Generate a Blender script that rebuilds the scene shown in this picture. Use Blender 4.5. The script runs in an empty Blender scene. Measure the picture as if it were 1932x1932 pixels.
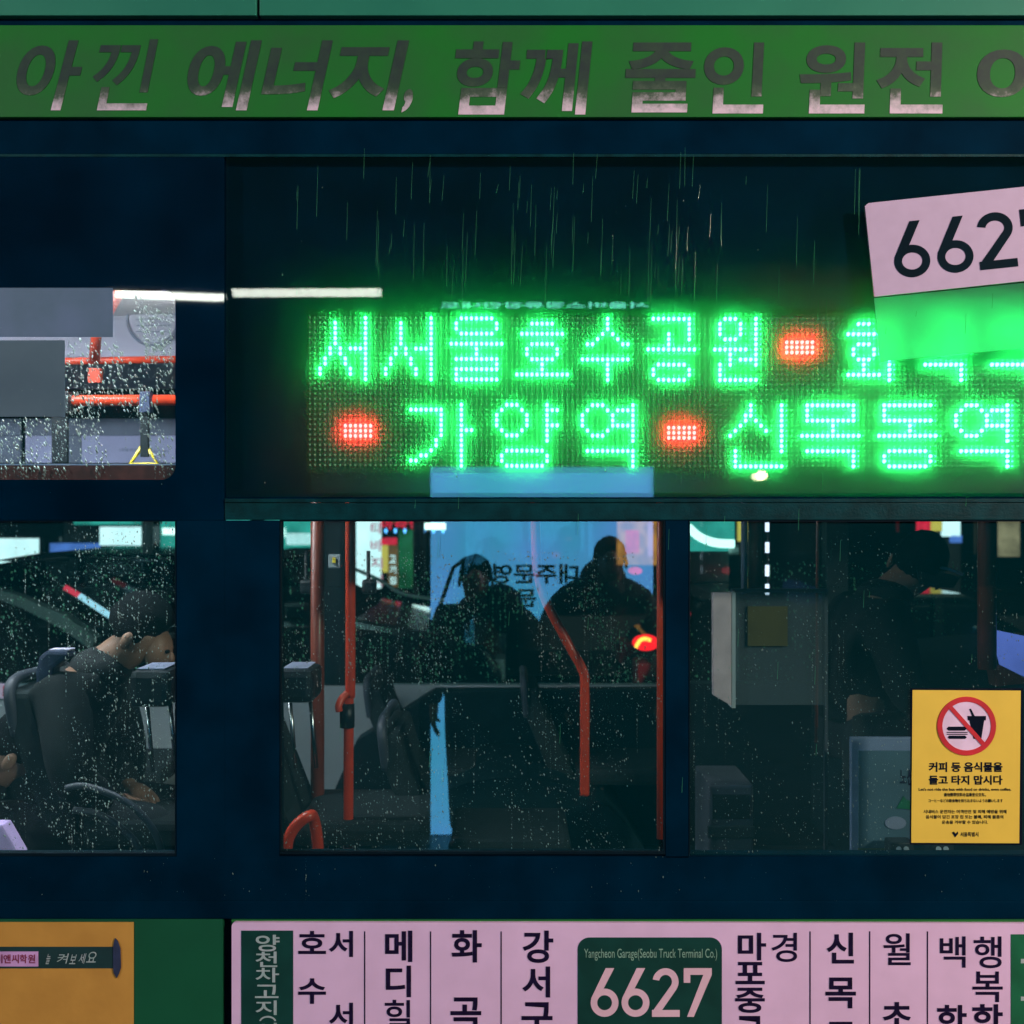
import bpy, bmesh, math, random
from mathutils import Vector, Matrix
R = math.radians
rnd = random.Random(7)
SC = bpy.context.scene
COL = SC.collection

# ------------------------------------------------------------------ camera, sky, lamps, exposure
S = 2.904 / 1932.0          # metres per layout unit on the bus skin (plane Y = 0)
D = 3.0                     # camera distance from the bus skin
ZC = 2.0                    # camera height (phone held up overhead)
cam_d = bpy.data.cameras.new("camera"); cam = bpy.data.objects.new("camera", cam_d); COL.objects.link(cam)
cam.location = (0, -D, ZC); cam.rotation_euler = (R(90), 0, 0)
cam_d.sensor_width = 36; cam_d.lens = 36 * D / 2.904
cam_d.dof.use_dof = True; cam_d.dof.focus_distance = 3.03; cam_d.dof.aperture_fstop = 2.8
cam_d.clip_start = 0.05; cam_d.clip_end = 500
SC.camera = cam
w = bpy.data.worlds.new("World"); SC.world = w; w.use_nodes = True
nt = w.node_tree; bg = nt.nodes["Background"]
sky = nt.nodes.new("ShaderNodeTexSky"); sky.sky_type = 'NISHITA'; sky.sun_disc = False
sky.sun_elevation = R(-3.5); sky.sun_rotation = R(0); sky.altitude = 0
nt.links.new(sky.outputs[0], bg.inputs[0]); bg.inputs[1].default_value = 0.12
SC.view_settings.view_transform = 'Standard'; SC.view_settings.look = 'None'
SC.view_settings.exposure = 0.0; SC.view_settings.gamma = 1.0; SC.view_settings.use_curve_mapping = False
cy = SC.cycles
cy.max_bounces = 10; cy.transparent_max_bounces = 40; cy.diffuse_bounces = 3; cy.glossy_bounces = 4; cy.transmission_bounces = 8
cy.use_denoising = True; cy.sample_clamp_indirect = 6.0; cy.caustics_reflective = False; cy.caustics_refractive = False

# ------------------------------------------------------------------ helpers
def P(u, v, Y=0.0):
    "a place in the street: layout units on the bus side carried back to depth Y"
    f = (D + Y) / D
    return Vector(((u - 966) * S * f, Y, ZC + (966 - v) * S * f))
def L(n, Y=0.0): return n * S * (D + Y) / D

class MB:
    def __init__(s): s.v = []; s.f = []
    def add(s, vs, fs):
        o = len(s.v); s.v += [tuple(v) for v in vs]; s.f += [tuple(i + o for i in f) for f in fs]
    def box(s, x0, x1, y0, y1, z0, z1):
        x0, x1 = min(x0, x1), max(x0, x1); y0, y1 = min(y0, y1), max(y0, y1); z0, z1 = min(z0, z1), max(z0, z1)
        s.add([(x0,y0,z0),(x1,y0,z0),(x1,y1,z0),(x0,y1,z0),(x0,y0,z1),(x1,y0,z1),(x1,y1,z1),(x0,y1,z1)],
              [(0,3,2,1),(4,5,6,7),(0,1,5,4),(1,2,6,5),(2,3,7,6),(3,0,4,7)])
        return s
    def ub(s, u0, v0, u1, v1, Y0, Y1):
        a = P(u0, v0, Y0); b = P(u1, v1, Y0); return s.box(a.x, b.x, Y0, Y1, a.z, b.z)
    def prism(s, pts, y0, y1):
        "polygon in x,z pushed from y0 to y1"
        n = len(pts); ar = sum(pts[i][0]*pts[(i+1)%n][1]-pts[(i+1)%n][0]*pts[i][1] for i in range(n))
        if ar < 0: pts = pts[::-1]
        s.add([(x, y0, z) for x, z in pts] + [(x, y1, z) for x, z in pts],
              [tuple(range(n)), tuple(range(2*n-1, n-1, -1))] + [(i, n+i, n+(i+1)%n, (i+1)%n) for i in range(n)])
        return s
    def uprism(s, pts, Y0, Y1):
        q = [P(u, v, Y0) for u, v in pts]; return s.prism([(p.x, p.z) for p in q], Y0, Y1)
    def tube(s, pts, r, n=12, cap=True):
        pts = [Vector(p) for p in pts]; rs = r if isinstance(r, (list, tuple)) else [r]*len(pts)
        vs = []; fs = []; up = None
        for i, p in enumerate(pts):
            t = (pts[min(i+1, len(pts)-1)] - pts[max(i-1, 0)]).normalized()
            if up is None: up = Vector((0,1,0)) if abs(t.y) < .9 else Vector((1,0,0))
            a = t.cross(up).normalized(); b = a.cross(t).normalized(); up = b
            for k in range(n):
                an = 2*math.pi*k/n; vs.append(p + (a*math.cos(an) + b*math.sin(an))*rs[i])
        for i in range(len(pts)-1):
            for k in range(n):
                fs.append((i*n+k, i*n+(k+1)%n, (i+1)*n+(k+1)%n, (i+1)*n+k))
        if cap: fs.append(tuple(range(n-1, -1, -1))); fs.append(tuple((len(pts)-1)*n+k for k in range(n)))
        s.add(vs, fs); return s
    def ball(s, c, rx, ry, rz, n=16, m=10):
        vs = []; fs = []
        for i in range(1, m):
            th = math.pi*i/m
            for k in range(n):
                ph = 2*math.pi*k/n
                vs.append((c[0]+rx*math.sin(th)*math.cos(ph), c[1]+ry*math.sin(th)*math.sin(ph), c[2]+rz*math.cos(th)))
        vs.append((c[0], c[1], c[2]+rz)); vs.append((c[0], c[1], c[2]-rz)); t = len(vs)-2
        for i in range(m-2):
            for k in range(n): fs.append((i*n+k, (i+1)*n+k, (i+1)*n+(k+1)%n, i*n+(k+1)%n))
        for k in range(n): fs.append((t, k, (k+1)%n)); fs.append((t+1, (m-2)*n+(k+1)%n, (m-2)*n+k))
        s.add(vs, fs); return s
    def build(s, name, m, parent=None, smooth=False, bevel=0.0):
        me = bpy.data.meshes.new(name); me.from_pydata(s.v, [], s.f); me.update()
        if bevel:
            bm = bmesh.new(); bm.from_mesh(me)
            bmesh.ops.bevel(bm, geom=[e for e in bm.edges if len(e.link_faces) == 2 and e.calc_face_angle(0) > .5], offset=bevel, segments=2, affect='EDGES', profile=.6)
            bm.to_mesh(me); bm.free()
        return link(name, me, m, parent, smooth)
def link(name, me, m, parent=None, smooth=False):
    if m is not None:
        me.materials.clear(); me.materials.append(m)
    if smooth: me.polygons.foreach_set("use_smooth", [True]*len(me.polygons))
    o = bpy.data.objects.new(name, me); COL.objects.link(o)
    if parent is not None:
        o.parent = parent; o.matrix_parent_inverse = Matrix.Translation(-wloc(parent))
    return o
def wloc(o):
    l = Vector((0,0,0)) if not o.name in LOCS else LOCS[o.name]; return l
LOCS = {}
def tag(o, label, cat, group=None):
    o["label"] = label; o["category"] = cat
    if group: o["group"] = group
    return o
def thing(name, label, cat, loc=(0,0,0), group=None):
    o = bpy.data.objects.new(name, None); COL.objects.link(o); o.location = loc; o.empty_display_size = .1
    LOCS[o.name] = Vector(loc); return tag(o, label, cat, group)
def stuff(o): o["kind"] = "stuff"; return o
def struct(o): o["kind"] = "structure"; return o
def arc(cx, cz, r, a0, a1, n): return [(cx + r*math.cos(R(a0+(a1-a0)*i/n)), cz + r*math.sin(R(a0+(a1-a0)*i/n))) for i in range(n+1)]
def spline(pts, n=6):
    pts = [Vector(p) for p in pts]; out = []
    for i in range(len(pts)-1):
        p0 = pts[max(i-1,0)]; p1 = pts[i]; p2 = pts[i+1]; p3 = pts[min(i+2,len(pts)-1)]
        for k in range(n):
            t = k/n; out.append(.5*((2*p1)+(p2-p0)*t+(2*p0-5*p1+4*p2-p3)*t*t+(3*p1-p0-3*p2+p3)*t**3))
    return out + [pts[-1]]

# ------------------------------------------------------------------ materials
def mat(name, col, rough=.5, ior=1.45, metal=0.0, var=.15, scale=12, bump=0.0, col2=None, bscale=None, coat=0):
    m = bpy.data.materials.new(name); m.use_nodes = True; n = m.node_tree.nodes; l = m.node_tree.links
    b = n["Principled BSDF"]; b.inputs["Roughness"].default_value = rough; b.inputs["IOR"].default_value = ior
    b.inputs["Metallic"].default_value = metal; b.inputs["Coat Weight"].default_value = coat
    tc = n.new("ShaderNodeTexCoord"); no = n.new("ShaderNodeTexNoise"); no.inputs["Scale"].default_value = scale; no.inputs["Detail"].default_value = 6
    l.new(tc.outputs["Object"], no.inputs["Vector"])
    mx = n.new("ShaderNodeMix"); mx.data_type = 'RGBA'
    c2 = col2 or tuple(c*(1-var) for c in col); c1 = col if col2 else tuple(min(1, c*(1+var)) for c in col)
    rp = n.new("ShaderNodeMapRange"); rp.inputs[1].default_value = .35; rp.inputs[2].default_value = .65
    l.new(no.outputs[0], rp.inputs[0]); l.new(rp.outputs[0], mx.inputs[0])
    mx.inputs[6].default_value = (*c1, 1); mx.inputs[7].default_value = (*c2, 1); l.new(mx.outputs[2], b.inputs["Base Color"])
    if bump:
        bn = n.new("ShaderNodeBump"); bn.inputs["Strength"].default_value = bump; bn.inputs["Distance"].default_value = .004
        n2 = n.new("ShaderNodeTexNoise"); n2.inputs["Scale"].default_value = bscale or scale*8; n2.inputs["Detail"].default_value = 5
        l.new(tc.outputs["Object"], n2.inputs["Vector"]); l.new(n2.outputs[0], bn.inputs["Height"]); l.new(bn.outputs[0], b.inputs["Normal"])
    return m
def emit(name, col, st, var=0.0, scale=8, col2=None):
    m = bpy.data.materials.new(name); m.use_nodes = True; n = m.node_tree.nodes; l = m.node_tree.links
    n.remove(n["Principled BSDF"]); e = n.new("ShaderNodeEmission"); e.inputs[0].default_value = (*col, 1); e.inputs[1].default_value = st
    if var or col2:
        tc = n.new("ShaderNodeTexCoord"); no = n.new("ShaderNodeTexNoise"); no.inputs["Scale"].default_value = scale; no.inputs["Detail"].default_value = 3
        l.new(tc.outputs["Object"], no.inputs["Vector"]); mx = n.new("ShaderNodeMix"); mx.data_type = 'RGBA'
        rp = n.new("ShaderNodeMapRange"); rp.inputs[1].default_value = .38; rp.inputs[2].default_value = .62
        l.new(no.outputs[0], rp.inputs[0]); l.new(rp.outputs[0], mx.inputs[0])
        mx.inputs[6].default_value = (*col, 1); mx.inputs[7].default_value = (*(col2 or tuple(c*(1-var) for c in col)), 1)
        l.new(mx.outputs[2], e.inputs[0])
    l.new(e.outputs[0], n["Material Output"].inputs[0]); return m
def pane_mat(name, refl=.07, tint=(1,1,1), haze=0.0, hz=(.35, .12), film=0.0, filmcol=(.5,.6,.7), wide=0.0):
    "window glass: mirror share, clear share, and where wanted an added scatter that stands in for bloom and haze"
    m = bpy.data.materials.new(name); m.use_nodes = True; n = m.node_tree.nodes; l = m.node_tree.links
    n.remove(n["Principled BSDF"])
    tr = n.new("ShaderNodeBsdfTransparent"); tr.inputs[0].default_value = (*tint, 1)
    last = tr.outputs[0]
    if film:
        df = n.new("ShaderNodeBsdfDiffuse"); df.inputs[0].default_value = (*filmcol, 1)
        mf = n.new("ShaderNodeMixShader"); mf.inputs[0].default_value = film; l.new(last, mf.inputs[1]); l.new(df.outputs[0], mf.inputs[2]); last = mf.outputs[0]
    if haze:
        geo = n.new("ShaderNodeNewGeometry"); ins = n.new("ShaderNodeMath"); ins.operation = 'SUBTRACT'; ins.inputs[0].default_value = 1; l.new(geo.outputs["Backfacing"], ins.inputs[1])   # added bloom scatter on the outer face only
        ts = n.new("ShaderNodeBsdfTranslucent"); ts.inputs[0].default_value = (.10,1,.42,1); mt = n.new("ShaderNodeMixShader"); ft = n.new("ShaderNodeMath"); ft.operation = 'MULTIPLY'; ft.inputs[1].default_value = wide  # green glow of the sign put into this scatter tint
        l.new(ins.outputs[0], ft.inputs[0]); l.new(ft.outputs[0], mt.inputs[0]); l.new(last, mt.inputs[1]); l.new(ts.outputs[0], mt.inputs[2]); last = mt.outputs[0]
        for rg, fc, io in ((hz[0], haze*.3, 1.6), (hz[0], haze*.3, .625), (hz[1], haze*.22, 1.35), (hz[1], haze*.22, .74)):
            rf = n.new("ShaderNodeBsdfRefraction"); rf.inputs["Roughness"].default_value = rg; rf.inputs["IOR"].default_value = io
            mf = n.new("ShaderNodeMixShader"); fm = n.new("ShaderNodeMath"); fm.operation = "MULTIPLY"; fm.inputs[1].default_value = fc; l.new(ins.outputs[0], fm.inputs[0]); l.new(fm.outputs[0], mf.inputs[0]); l.new(last, mf.inputs[1]); l.new(rf.outputs[0], mf.inputs[2]); last = mf.outputs[0]
    gl = n.new("ShaderNodeBsdfGlossy"); gl.inputs["Roughness"].default_value = .012
    mg = n.new("ShaderNodeMixShader"); mg.inputs[0].default_value = refl
    if haze:
        fr = n.new("ShaderNodeMath"); fr.operation = 'MULTIPLY'; fr.inputs[1].default_value = refl*1.9; l.new(ins.outputs[0], fr.inputs[0]); l.new(fr.outputs[0], mg.inputs[0])
    l.new(last, mg.inputs[1]); l.new(gl.outputs[0], mg.inputs[2])
    l.new(mg.outputs[0], n["Material Output"].inputs[0]); return m

M = {}
M['black_glass'] = mat("black_glass", (.0,.0125,.029), .02, 2.1, var=.3, scale=3)
M['black_matte'] = mat("black_matte", (.0,.0135,.030), .6, 1.06, var=.25, scale=5, bump=.15)
M['rail_dark'] = mat("rail_dark", (.0,.030,.034), .5, 1.2, var=.3, scale=20, bump=.25)  # teal bloom from the LED sign is put into this base colour
M['gasket'] = mat("gasket", (.0,.008,.014), .7, 1.2, bump=.2)
M['green_paint'] = mat("green_paint", (.014,.17,.024), .5, 1.2, col2=(.024,.13,.034), scale=4, bump=.06, bscale=60)
M['green_low'] = mat("green_low", (.004,.085,.035), .5, 1.4, var=.12, scale=3, bump=.08)
M['roof_teal'] = mat("roof_teal", (.024,.20,.12), .5, 1.3, col2=(.016,.16,.10), scale=1.8, bump=.05)
M['board_white'] = mat("board_white", (.74,.50,.70), .45, 1.4, var=.04, scale=9, bump=.06)
M['plate_white'] = mat("plate_white", (.47,.36,.49), .5, 1.25, var=.03, scale=20)
M['ink'] = mat("ink", (.010,.006,.028), .6, 1.15, var=.3, scale=60)
M['plate_ink'] = mat("plate_ink", (.0,.009,.016), .6, 1.12)
M['board_green'] = mat("board_green", (.004,.045,.035), .45, 1.4, var=.15)
M['board_green_bright'] = mat("board_green_bright", (.008,.12,.05), .45, 1.4, var=.15)
M['pale_ink'] = mat("pale_ink", (.42,.46,.46), .5, col2=(.30,.42,.38), scale=70)
M['small_ink'] = mat("small_ink", (.22,.38,.28), .5)
M['pink_digit'] = mat("pink_digit", (.74,.48,.55), .5, 1.4, var=.04)
M['orange_ad'] = mat("orange_ad", (.58,.29,.055), .6, 1.3, col2=(.50,.245,.046), scale=8, bump=.1)
M['chalk_board'] = mat("chalk_board", (.006,.035,.035), .6)
M['label_pink'] = mat("label_pink", (.6,.33,.6), .6)
M['red_ink'] = mat("red_ink", (.22,.03,.07), .6)
M['orange_pole'] = mat("orange_pole", (.56,.045,.014), .3, 1.5, var=.08, scale=20)
M['dark_pole'] = mat("dark_pole", (.16,.028,.013), .35, 1.5, var=.15)
M['black_plastic'] = mat("black_plastic", (.006,.008,.011), .45, 1.45, var=.3, bump=.2)
M['seat_blue'] = mat("seat_blue", (.02,.03,.07), .6, var=.2, scale=40, bump=.2)
M['seat_grey'] = mat("seat_grey", (.035,.04,.055), .5, var=.15)
M['seat_fabric'] = mat("seat_fabric", (.002,.008,.010), .85, var=.35, scale=60, bump=.3)
M['wall_grey'] = mat("wall_grey", (.30,.34,.36), .55, 1.4, var=.08, scale=4)
M['duct_grey'] = mat("duct_grey", (.46,.43,.56), .5, 1.4, var=.05, scale=5)
M['ceiling'] = mat("ceiling", (.45,.46,.5), .6)
M['floor'] = mat("floor", (.02,.03,.035), .6, scale=30, bump=.1)
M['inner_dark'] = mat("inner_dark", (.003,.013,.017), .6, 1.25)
M['sticker_blue'] = mat("sticker_blue", (.11,.17,.27), .5, 1.4, col2=(.06,.12,.15), scale=3)
M['sticker_teal'] = mat("sticker_teal", (.075,.13,.16), .5, 1.4, col2=(.045,.09,.12), scale=3)
M['poster_lav'] = mat("poster_lav", (.55,.54,.86), .5, 1.4, var=.06, scale=6)
M['poster_grey'] = mat("poster_grey", (.20,.22,.32), .5, 1.4, var=.1, scale=8)
M['yellow_handle'] = mat("yellow_handle", (.75,.55,.03), .35)
M['red_strip'] = mat("red_strip", (.16,.035,.03), .5, var=.25, scale=30)
M['yellow'] = mat("yellow", (.76,.52,.065), .5, 1.4, var=.03, scale=10)
M['sign_red'] = mat("sign_red", (.55,.02,.03), .5)
M['sign_white'] = mat("sign_white", (.75,.56,.72), .5)
M['sign_black'] = mat("sign_black", (.004,.008,.018), .6, 1.1)
M['skin'] = mat("skin", (.24,.13,.085), .5, 1.4, var=.08, scale=18)
M['hair'] = mat("hair", (.002,.003,.004), .8, 1.2, var=.4, scale=80, bump=.5)
M['coat_dark'] = mat("coat_dark", (.001,.004,.005), .85, var=.4, scale=40, bump=.4)
M['coat_grey'] = mat("coat_grey", (.006,.007,.012), .8, var=.4, scale=50, bump=.4)
M['trousers'] = mat("trousers", (.003,.005,.008), .85, var=.3, bump=.3)
M['lilac_bag'] = mat("lilac_bag", (.55,.40,.75), .5)
M['asphalt'] = mat("asphalt", (.045,.047,.05), .35, 1.5, var=.3, scale=40, bump=.4)
M['paving'] = mat("paving", (.018,.035,.042), .35, 1.4, var=.2, scale=5, bump=.2)
M['concrete'] = mat("concrete", (.22,.22,.21), .7, var=.15, scale=3, bump=.2)
M['facade'] = mat("facade", (.05,.05,.055), .7, var=.25, scale=2, bump=.2)
M['car_black'] = mat("car_black", (.006,.008,.01), .18, 1.6, coat=.6)
M['car_silver'] = mat("car_silver", (.42,.50,.50), .3, 1.5, coat=.5)
M['car_glass'] = mat("car_glass", (.004,.006,.008), .04, 1.7)
M['tyre'] = mat("tyre", (.012,.012,.012), .8)
M['steel'] = mat("steel", (.45,.45,.46), .25, metal=1.0)
M['led_board'] = mat("led_board", (.004,.07,.035), .6, 1.4, var=.2, scale=30)
M['led_off'] = mat("led_off", (.38,.78,.46), .4, 1.5, var=.2, scale=90)
M['led_case'] = mat("led_case", (.004,.012,.012), .6)
M['led_green'] = emit("led_green", (.030,1.0,.17), 52.0)
M['led_red'] = emit("led_red", (1.0,.020,.020), 70.0)
M['glass'] = pane_mat("window_glass", .075, (.86,.95,.93), haze=.025, hz=(.4,.25), wide=.0, film=.026, filmcol=(.0,.34,.42))  # teal film colour puts haze and lifted blacks into the panes
M['glass_far'] = pane_mat("far_window_glass", .03, (.80,.92,.90))
M['glass_sign'] = pane_mat("sign_window_glass", .05, (.95,.98,.98), haze=.31, hz=(1.0,.55), wide=.05, film=.006, filmcol=(.03,.45,.5))  # strong scatter imitates the bloom around the lit diodes
M['acrylic'] = pane_mat("acrylic", .02, (.75,.80,.80), film=.15, filmcol=(.26,.30,.34))
def frosted(name):
    m = bpy.data.materials.new(name); m.use_nodes = True; n = m.node_tree.nodes; l = m.node_tree.links
    n.remove(n["Principled BSDF"]); t = n.new("ShaderNodeBsdfTranslucent"); t.inputs[0].default_value = (.34,.68,.66,1)
    d = n.new("ShaderNodeBsdfDiffuse"); d.inputs[0].default_value = (.25,.5,.4,1); mx = n.new("ShaderNodeMixShader"); mx.inputs[0].default_value = .2
    l.new(t.outputs[0], mx.inputs[1]); l.new(d.outputs[0], mx.inputs[2])
    r1 = n.new("ShaderNodeBsdfRefraction"); r1.inputs["Roughness"].default_value = .75; r1.inputs["IOR"].default_value = 1.5; r1.inputs[0].default_value = (.75,1,1,1)
    m2 = n.new("ShaderNodeMixShader"); m2.inputs[0].default_value = .45; l.new(mx.outputs[0], m2.inputs[1]); l.new(r1.outputs[0], m2.inputs[2]); l.new(m2.outputs[0], n["Material Output"].inputs[0]); return m
M['frosted'] = frosted("frosted_vinyl")
def water(name, tr=.55, col=(.75,.9,.88)):
    m = bpy.data.materials.new(name); m.use_nodes = True; n = m.node_tree.nodes; l = m.node_tree.links
    n.remove(n["Principled BSDF"])
    g = n.new("ShaderNodeBsdfGlass"); g.inputs["IOR"].default_value = 1.33; g.inputs["Roughness"].default_value = .05
    d = n.new("ShaderNodeBsdfDiffuse"); d.inputs[0].default_value = (*col, 1)
    t = n.new("ShaderNodeBsdfTranslucent"); t.inputs[0].default_value = (*col, 1)
    m1 = n.new("ShaderNodeMixShader"); m1.inputs[0].default_value = .5; l.new(d.outputs[0], m1.inputs[1]); l.new(t.outputs[0], m1.inputs[2])
    m2 = n.new("ShaderNodeMixShader"); m2.inputs[0].default_value = tr; l.new(m1.outputs[0], m2.inputs[1]); l.new(g.outputs[0], m2.inputs[2])
    l.new(m2.outputs[0], n["Material Output"].inputs[0]); return m
M['water'] = water("rain_water", .58, (.55,.75,.68))
M['streak'] = water("rain_streak", .05, (.10,.42,.22))  # green light of the sign is put into the thread colour
def worn_letter():
    "vinyl letters: grime over most of the letter, bare pale vinyl left along the bottom"
    m = bpy.data.materials.new("worn_vinyl"); m.use_nodes = True; n = m.node_tree.nodes; l = m.node_tree.links
    b = n["Principled BSDF"]; b.inputs["Roughness"].default_value = .7
    tc = n.new("ShaderNodeTexCoord"); no = n.new("ShaderNodeTexNoise"); no.inputs["Scale"].default_value = 34; no.inputs["Detail"].default_value = 10; no.inputs["Roughness"].default_value = .65
    l.new(tc.outputs["Object"], no.inputs["Vector"]); sp = n.new("ShaderNodeSeparateXYZ"); l.new(tc.outputs["Object"], sp.inputs[0])
    zb = P(0, 214).z; zt = P(0, 150).z
    mr = n.new("ShaderNodeMapRange"); mr.inputs[1].default_value = zb; mr.inputs[2].default_value = zt; mr.inputs[3].default_value = 1; mr.inputs[4].default_value = 0
    l.new(sp.outputs[2], mr.inputs[0])
    ad = n.new("ShaderNodeMath"); ad.operation = 'MULTIPLY_ADD'; l.new(no.outputs[0], ad.inputs[0]); ad.inputs[1].default_value = 1.15; l.new(mr.outputs[0], ad.inputs[2])
    dv = n.new('ShaderNodeMath'); dv.operation = 'DIVIDE'; l.new(ad.outputs[0], dv.inputs[0]); dv.inputs[1].default_value = 1.6
    cr = n.new("ShaderNodeValToRGB"); l.new(dv.outputs[0], cr.inputs[0])
    e = cr.color_ramp.elements; e[0].position = .22; e[0].color = (.008,.022,.022,1); e[1].position = 1.0; e[1].color = (.66,.52,.58,1)
    a = e.new(.48); a.color = (.014,.045,.022,1); a = e.new(.66); a.color = (.05,.085,.05,1); a = e.new(.88); a.color = (.46,.40,.42,1)
    e[-1].position = 1.0
    l.new(cr.outputs[0], b.inputs["Base Color"]); return m
M['worn'] = worn_letter()

# ------------------------------------------------------------------ text
_tc = {}
def glyph_data(s, off):
    k = (s, off)
    if k in _tc: return _tc[k]
    c = bpy.data.curves.new("t", 'FONT'); c.body = s; c.size = 1; c.offset = off; c.resolution_u = 6; c.fill_mode = 'FRONT'
    o = bpy.data.objects.new("t", c); COL.objects.link(o); bpy.context.view_layer.update()
    me = bpy.data.meshes.new_from_object(o.evaluated_get(bpy.context.evaluated_depsgraph_get()))
    bpy.data.objects.remove(o); bpy.data.curves.remove(c)
    vs = [(v.co.x, v.co.y) for v in me.vertices]; fs = [tuple(p.vertices) for p in me.polygons]; bpy.data.meshes.remove(me)
    _tc[k] = (vs, fs); return _tc[k]
def text(name, s, box, m, parent, Y=-.004, off=.0, shear=0.0, th=.0008, mirror=False, rot=0, pivot=None, front=-1):
    "lettering fitted to a box (u0,v0,u1,v1); front = -1 faces -Y"
    vs, fs = glyph_data(s, off)
    if not vs: return None
    x0 = min(v[0] for v in vs); x1 = max(v[0] for v in vs); y0 = min(v[1] for v in vs); y1 = max(v[1] for v in vs)
    u0, v0, u1, v1 = box; sh = shear*(v1-v0)
    out = []
    for x, y in vs:
        a = (x-x0)/max(1e-6, x1-x0); b = (y-y0)/max(1e-6, y1-y0)
        if mirror: a = 1-a
        u = u0 + a*(u1-u0-abs(sh)) + (b*sh if sh > 0 else -abs(sh)*(b-1)*1.0 if sh < 0 else 0); v = v1 - b*(v1-v0)
        if rot and pivot:
            du, dv = u-pivot[0], v-pivot[1]; c, s_ = math.cos(R(rot)), math.sin(R(rot)); u = pivot[0]+du*c+dv*s_; v = pivot[1]-du*s_+dv*c
        out.append(P(u, v, Y))
    n = len(out); mb = MB(); back = [Vector((p.x, p.y+th*-front, p.z)) for p in out]
    edges = {}
    F = []
    for f in fs:
        a = out[f[0]]; b = out[f[1]]; c = out[f[2]]
        if ((b-a).cross(c-a)).y*front < 0: f = f[::-1]
        F.append(tuple(f))
        for i in range(len(f)): edges[(f[i], f[(i+1)%len(f)])] = 1
    sides = [(a, a+n, b+n, b)[::1] for (a, b) in edges if (b, a) not in edges]
    mb.add(out+back, F + sides)
    return mb.build(name, m, parent)

def rot_pt(u, v, piv, deg):
    du, dv = u-piv[0], v-piv[1]; c, s = math.cos(R(deg)), math.sin(R(deg)); return (piv[0]+du*c+dv*s, piv[1]-du*s+dv*c)
def ring_pts(cu, cv, ru, rv, n=36): return [(cu+ru*math.cos(2*math.pi*i/n), cv+rv*math.sin(2*math.pi*i/n)) for i in range(n)]
def band(mb, outer, inner, Y0, Y1, closed=True):
    "a flat strip between two equally long outlines"
    n = len(outer); a = [P(*p, Y0) for p in outer]; b = [P(*p, Y0) for p in inner]
    a2 = [Vector((p.x, Y1, p.z)) for p in a]; b2 = [Vector((p.x, Y1, p.z)) for p in b]
    fs = []
    for i in range(n if closed else n-1):
        j = (i+1) % n
        fs += [(i, n+i, n+j, j), (2*n+i, 2*n+j, 3*n+j, 3*n+i), (i, j, 2*n+j, 2*n+i), (n+i, 3*n+i, 3*n+j, n+j)]
    if not closed: fs += [(0, 2*n, 3*n, n), (n-1, 2*n-1, 4*n-1, 3*n-1)]
    mb.add(a+b+a2+b2, fs)
def digit(name, ch, box, m, parent, Y, piv=None, deg=0, wt=.2):
    "transport style numerals drawn as strokes in a unit box, y down"
    u0, v0, u1, v1 = box; W = u1-u0; H = v1-v0; t = wt*W
    def T(p):
        q = (u0+p[0]*W, v0+p[1]*H); return rot_pt(*q, piv, deg) if piv else q
    mb = MB(); K = [0]; Y1 = Y+.0009; ty = t/H; tx = t/W
    def poly(pts): K[0] += 1; mb.uprism([T(p) for p in pts], Y-.0003*K[0], Y1)
    if ch == '6':
        cx, cy, rx, ry = .5, .5+.5*.42*1.0+.0, .5, .29
        cy = 1-ry
        o = [(cx+rx*math.cos(a*math.pi/20), cy+ry*math.sin(a*math.pi/20)) for a in range(40)]
        i = [(cx+(rx-tx)*math.cos(a*math.pi/20), cy+(ry-ty)*math.sin(a*math.pi/20)) for a in range(40)]
        band(mb, [T(p) for p in o], [T(p) for p in i], Y, Y1)
        poly([(.54,0),(.54+tx*1.3,0),(.42,.47),(.24,.58),(.05,.66),(.02,.62)])
    elif ch == '2':
        cx, cy, rx, ry = .5, .28, .46, .28; o = []; i = []
        for k in range(25):
            a = R(190+ (205)*k/24); o.append((cx+rx*math.cos(a), cy+ry*math.sin(a))); i.append((cx+(rx-tx)*math.cos(a), cy+(ry-ty)*math.sin(a)))
        band(mb, [T(p) for p in o], [T(p) for p in i], Y, Y1, closed=False)
        poly([o[-1], (.36, 1-ty*.9), (.02, 1), (.02, 1-ty*.7), i[-1]][::1])
        poly([(.02,1-ty),(1,1-ty),(1,1),(.02,1)])
    elif ch == '7':
        poly([(0,0),(1,0),(1,ty),(.36,1),(.12,1),(.70,ty),(tx,ty),(tx,.30),(0,.30)])
    elif ch == '1': poly([(.4,0),(.6,0),(.6,1),(.4,1)])
    return mb.build(name, m, parent)

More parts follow.
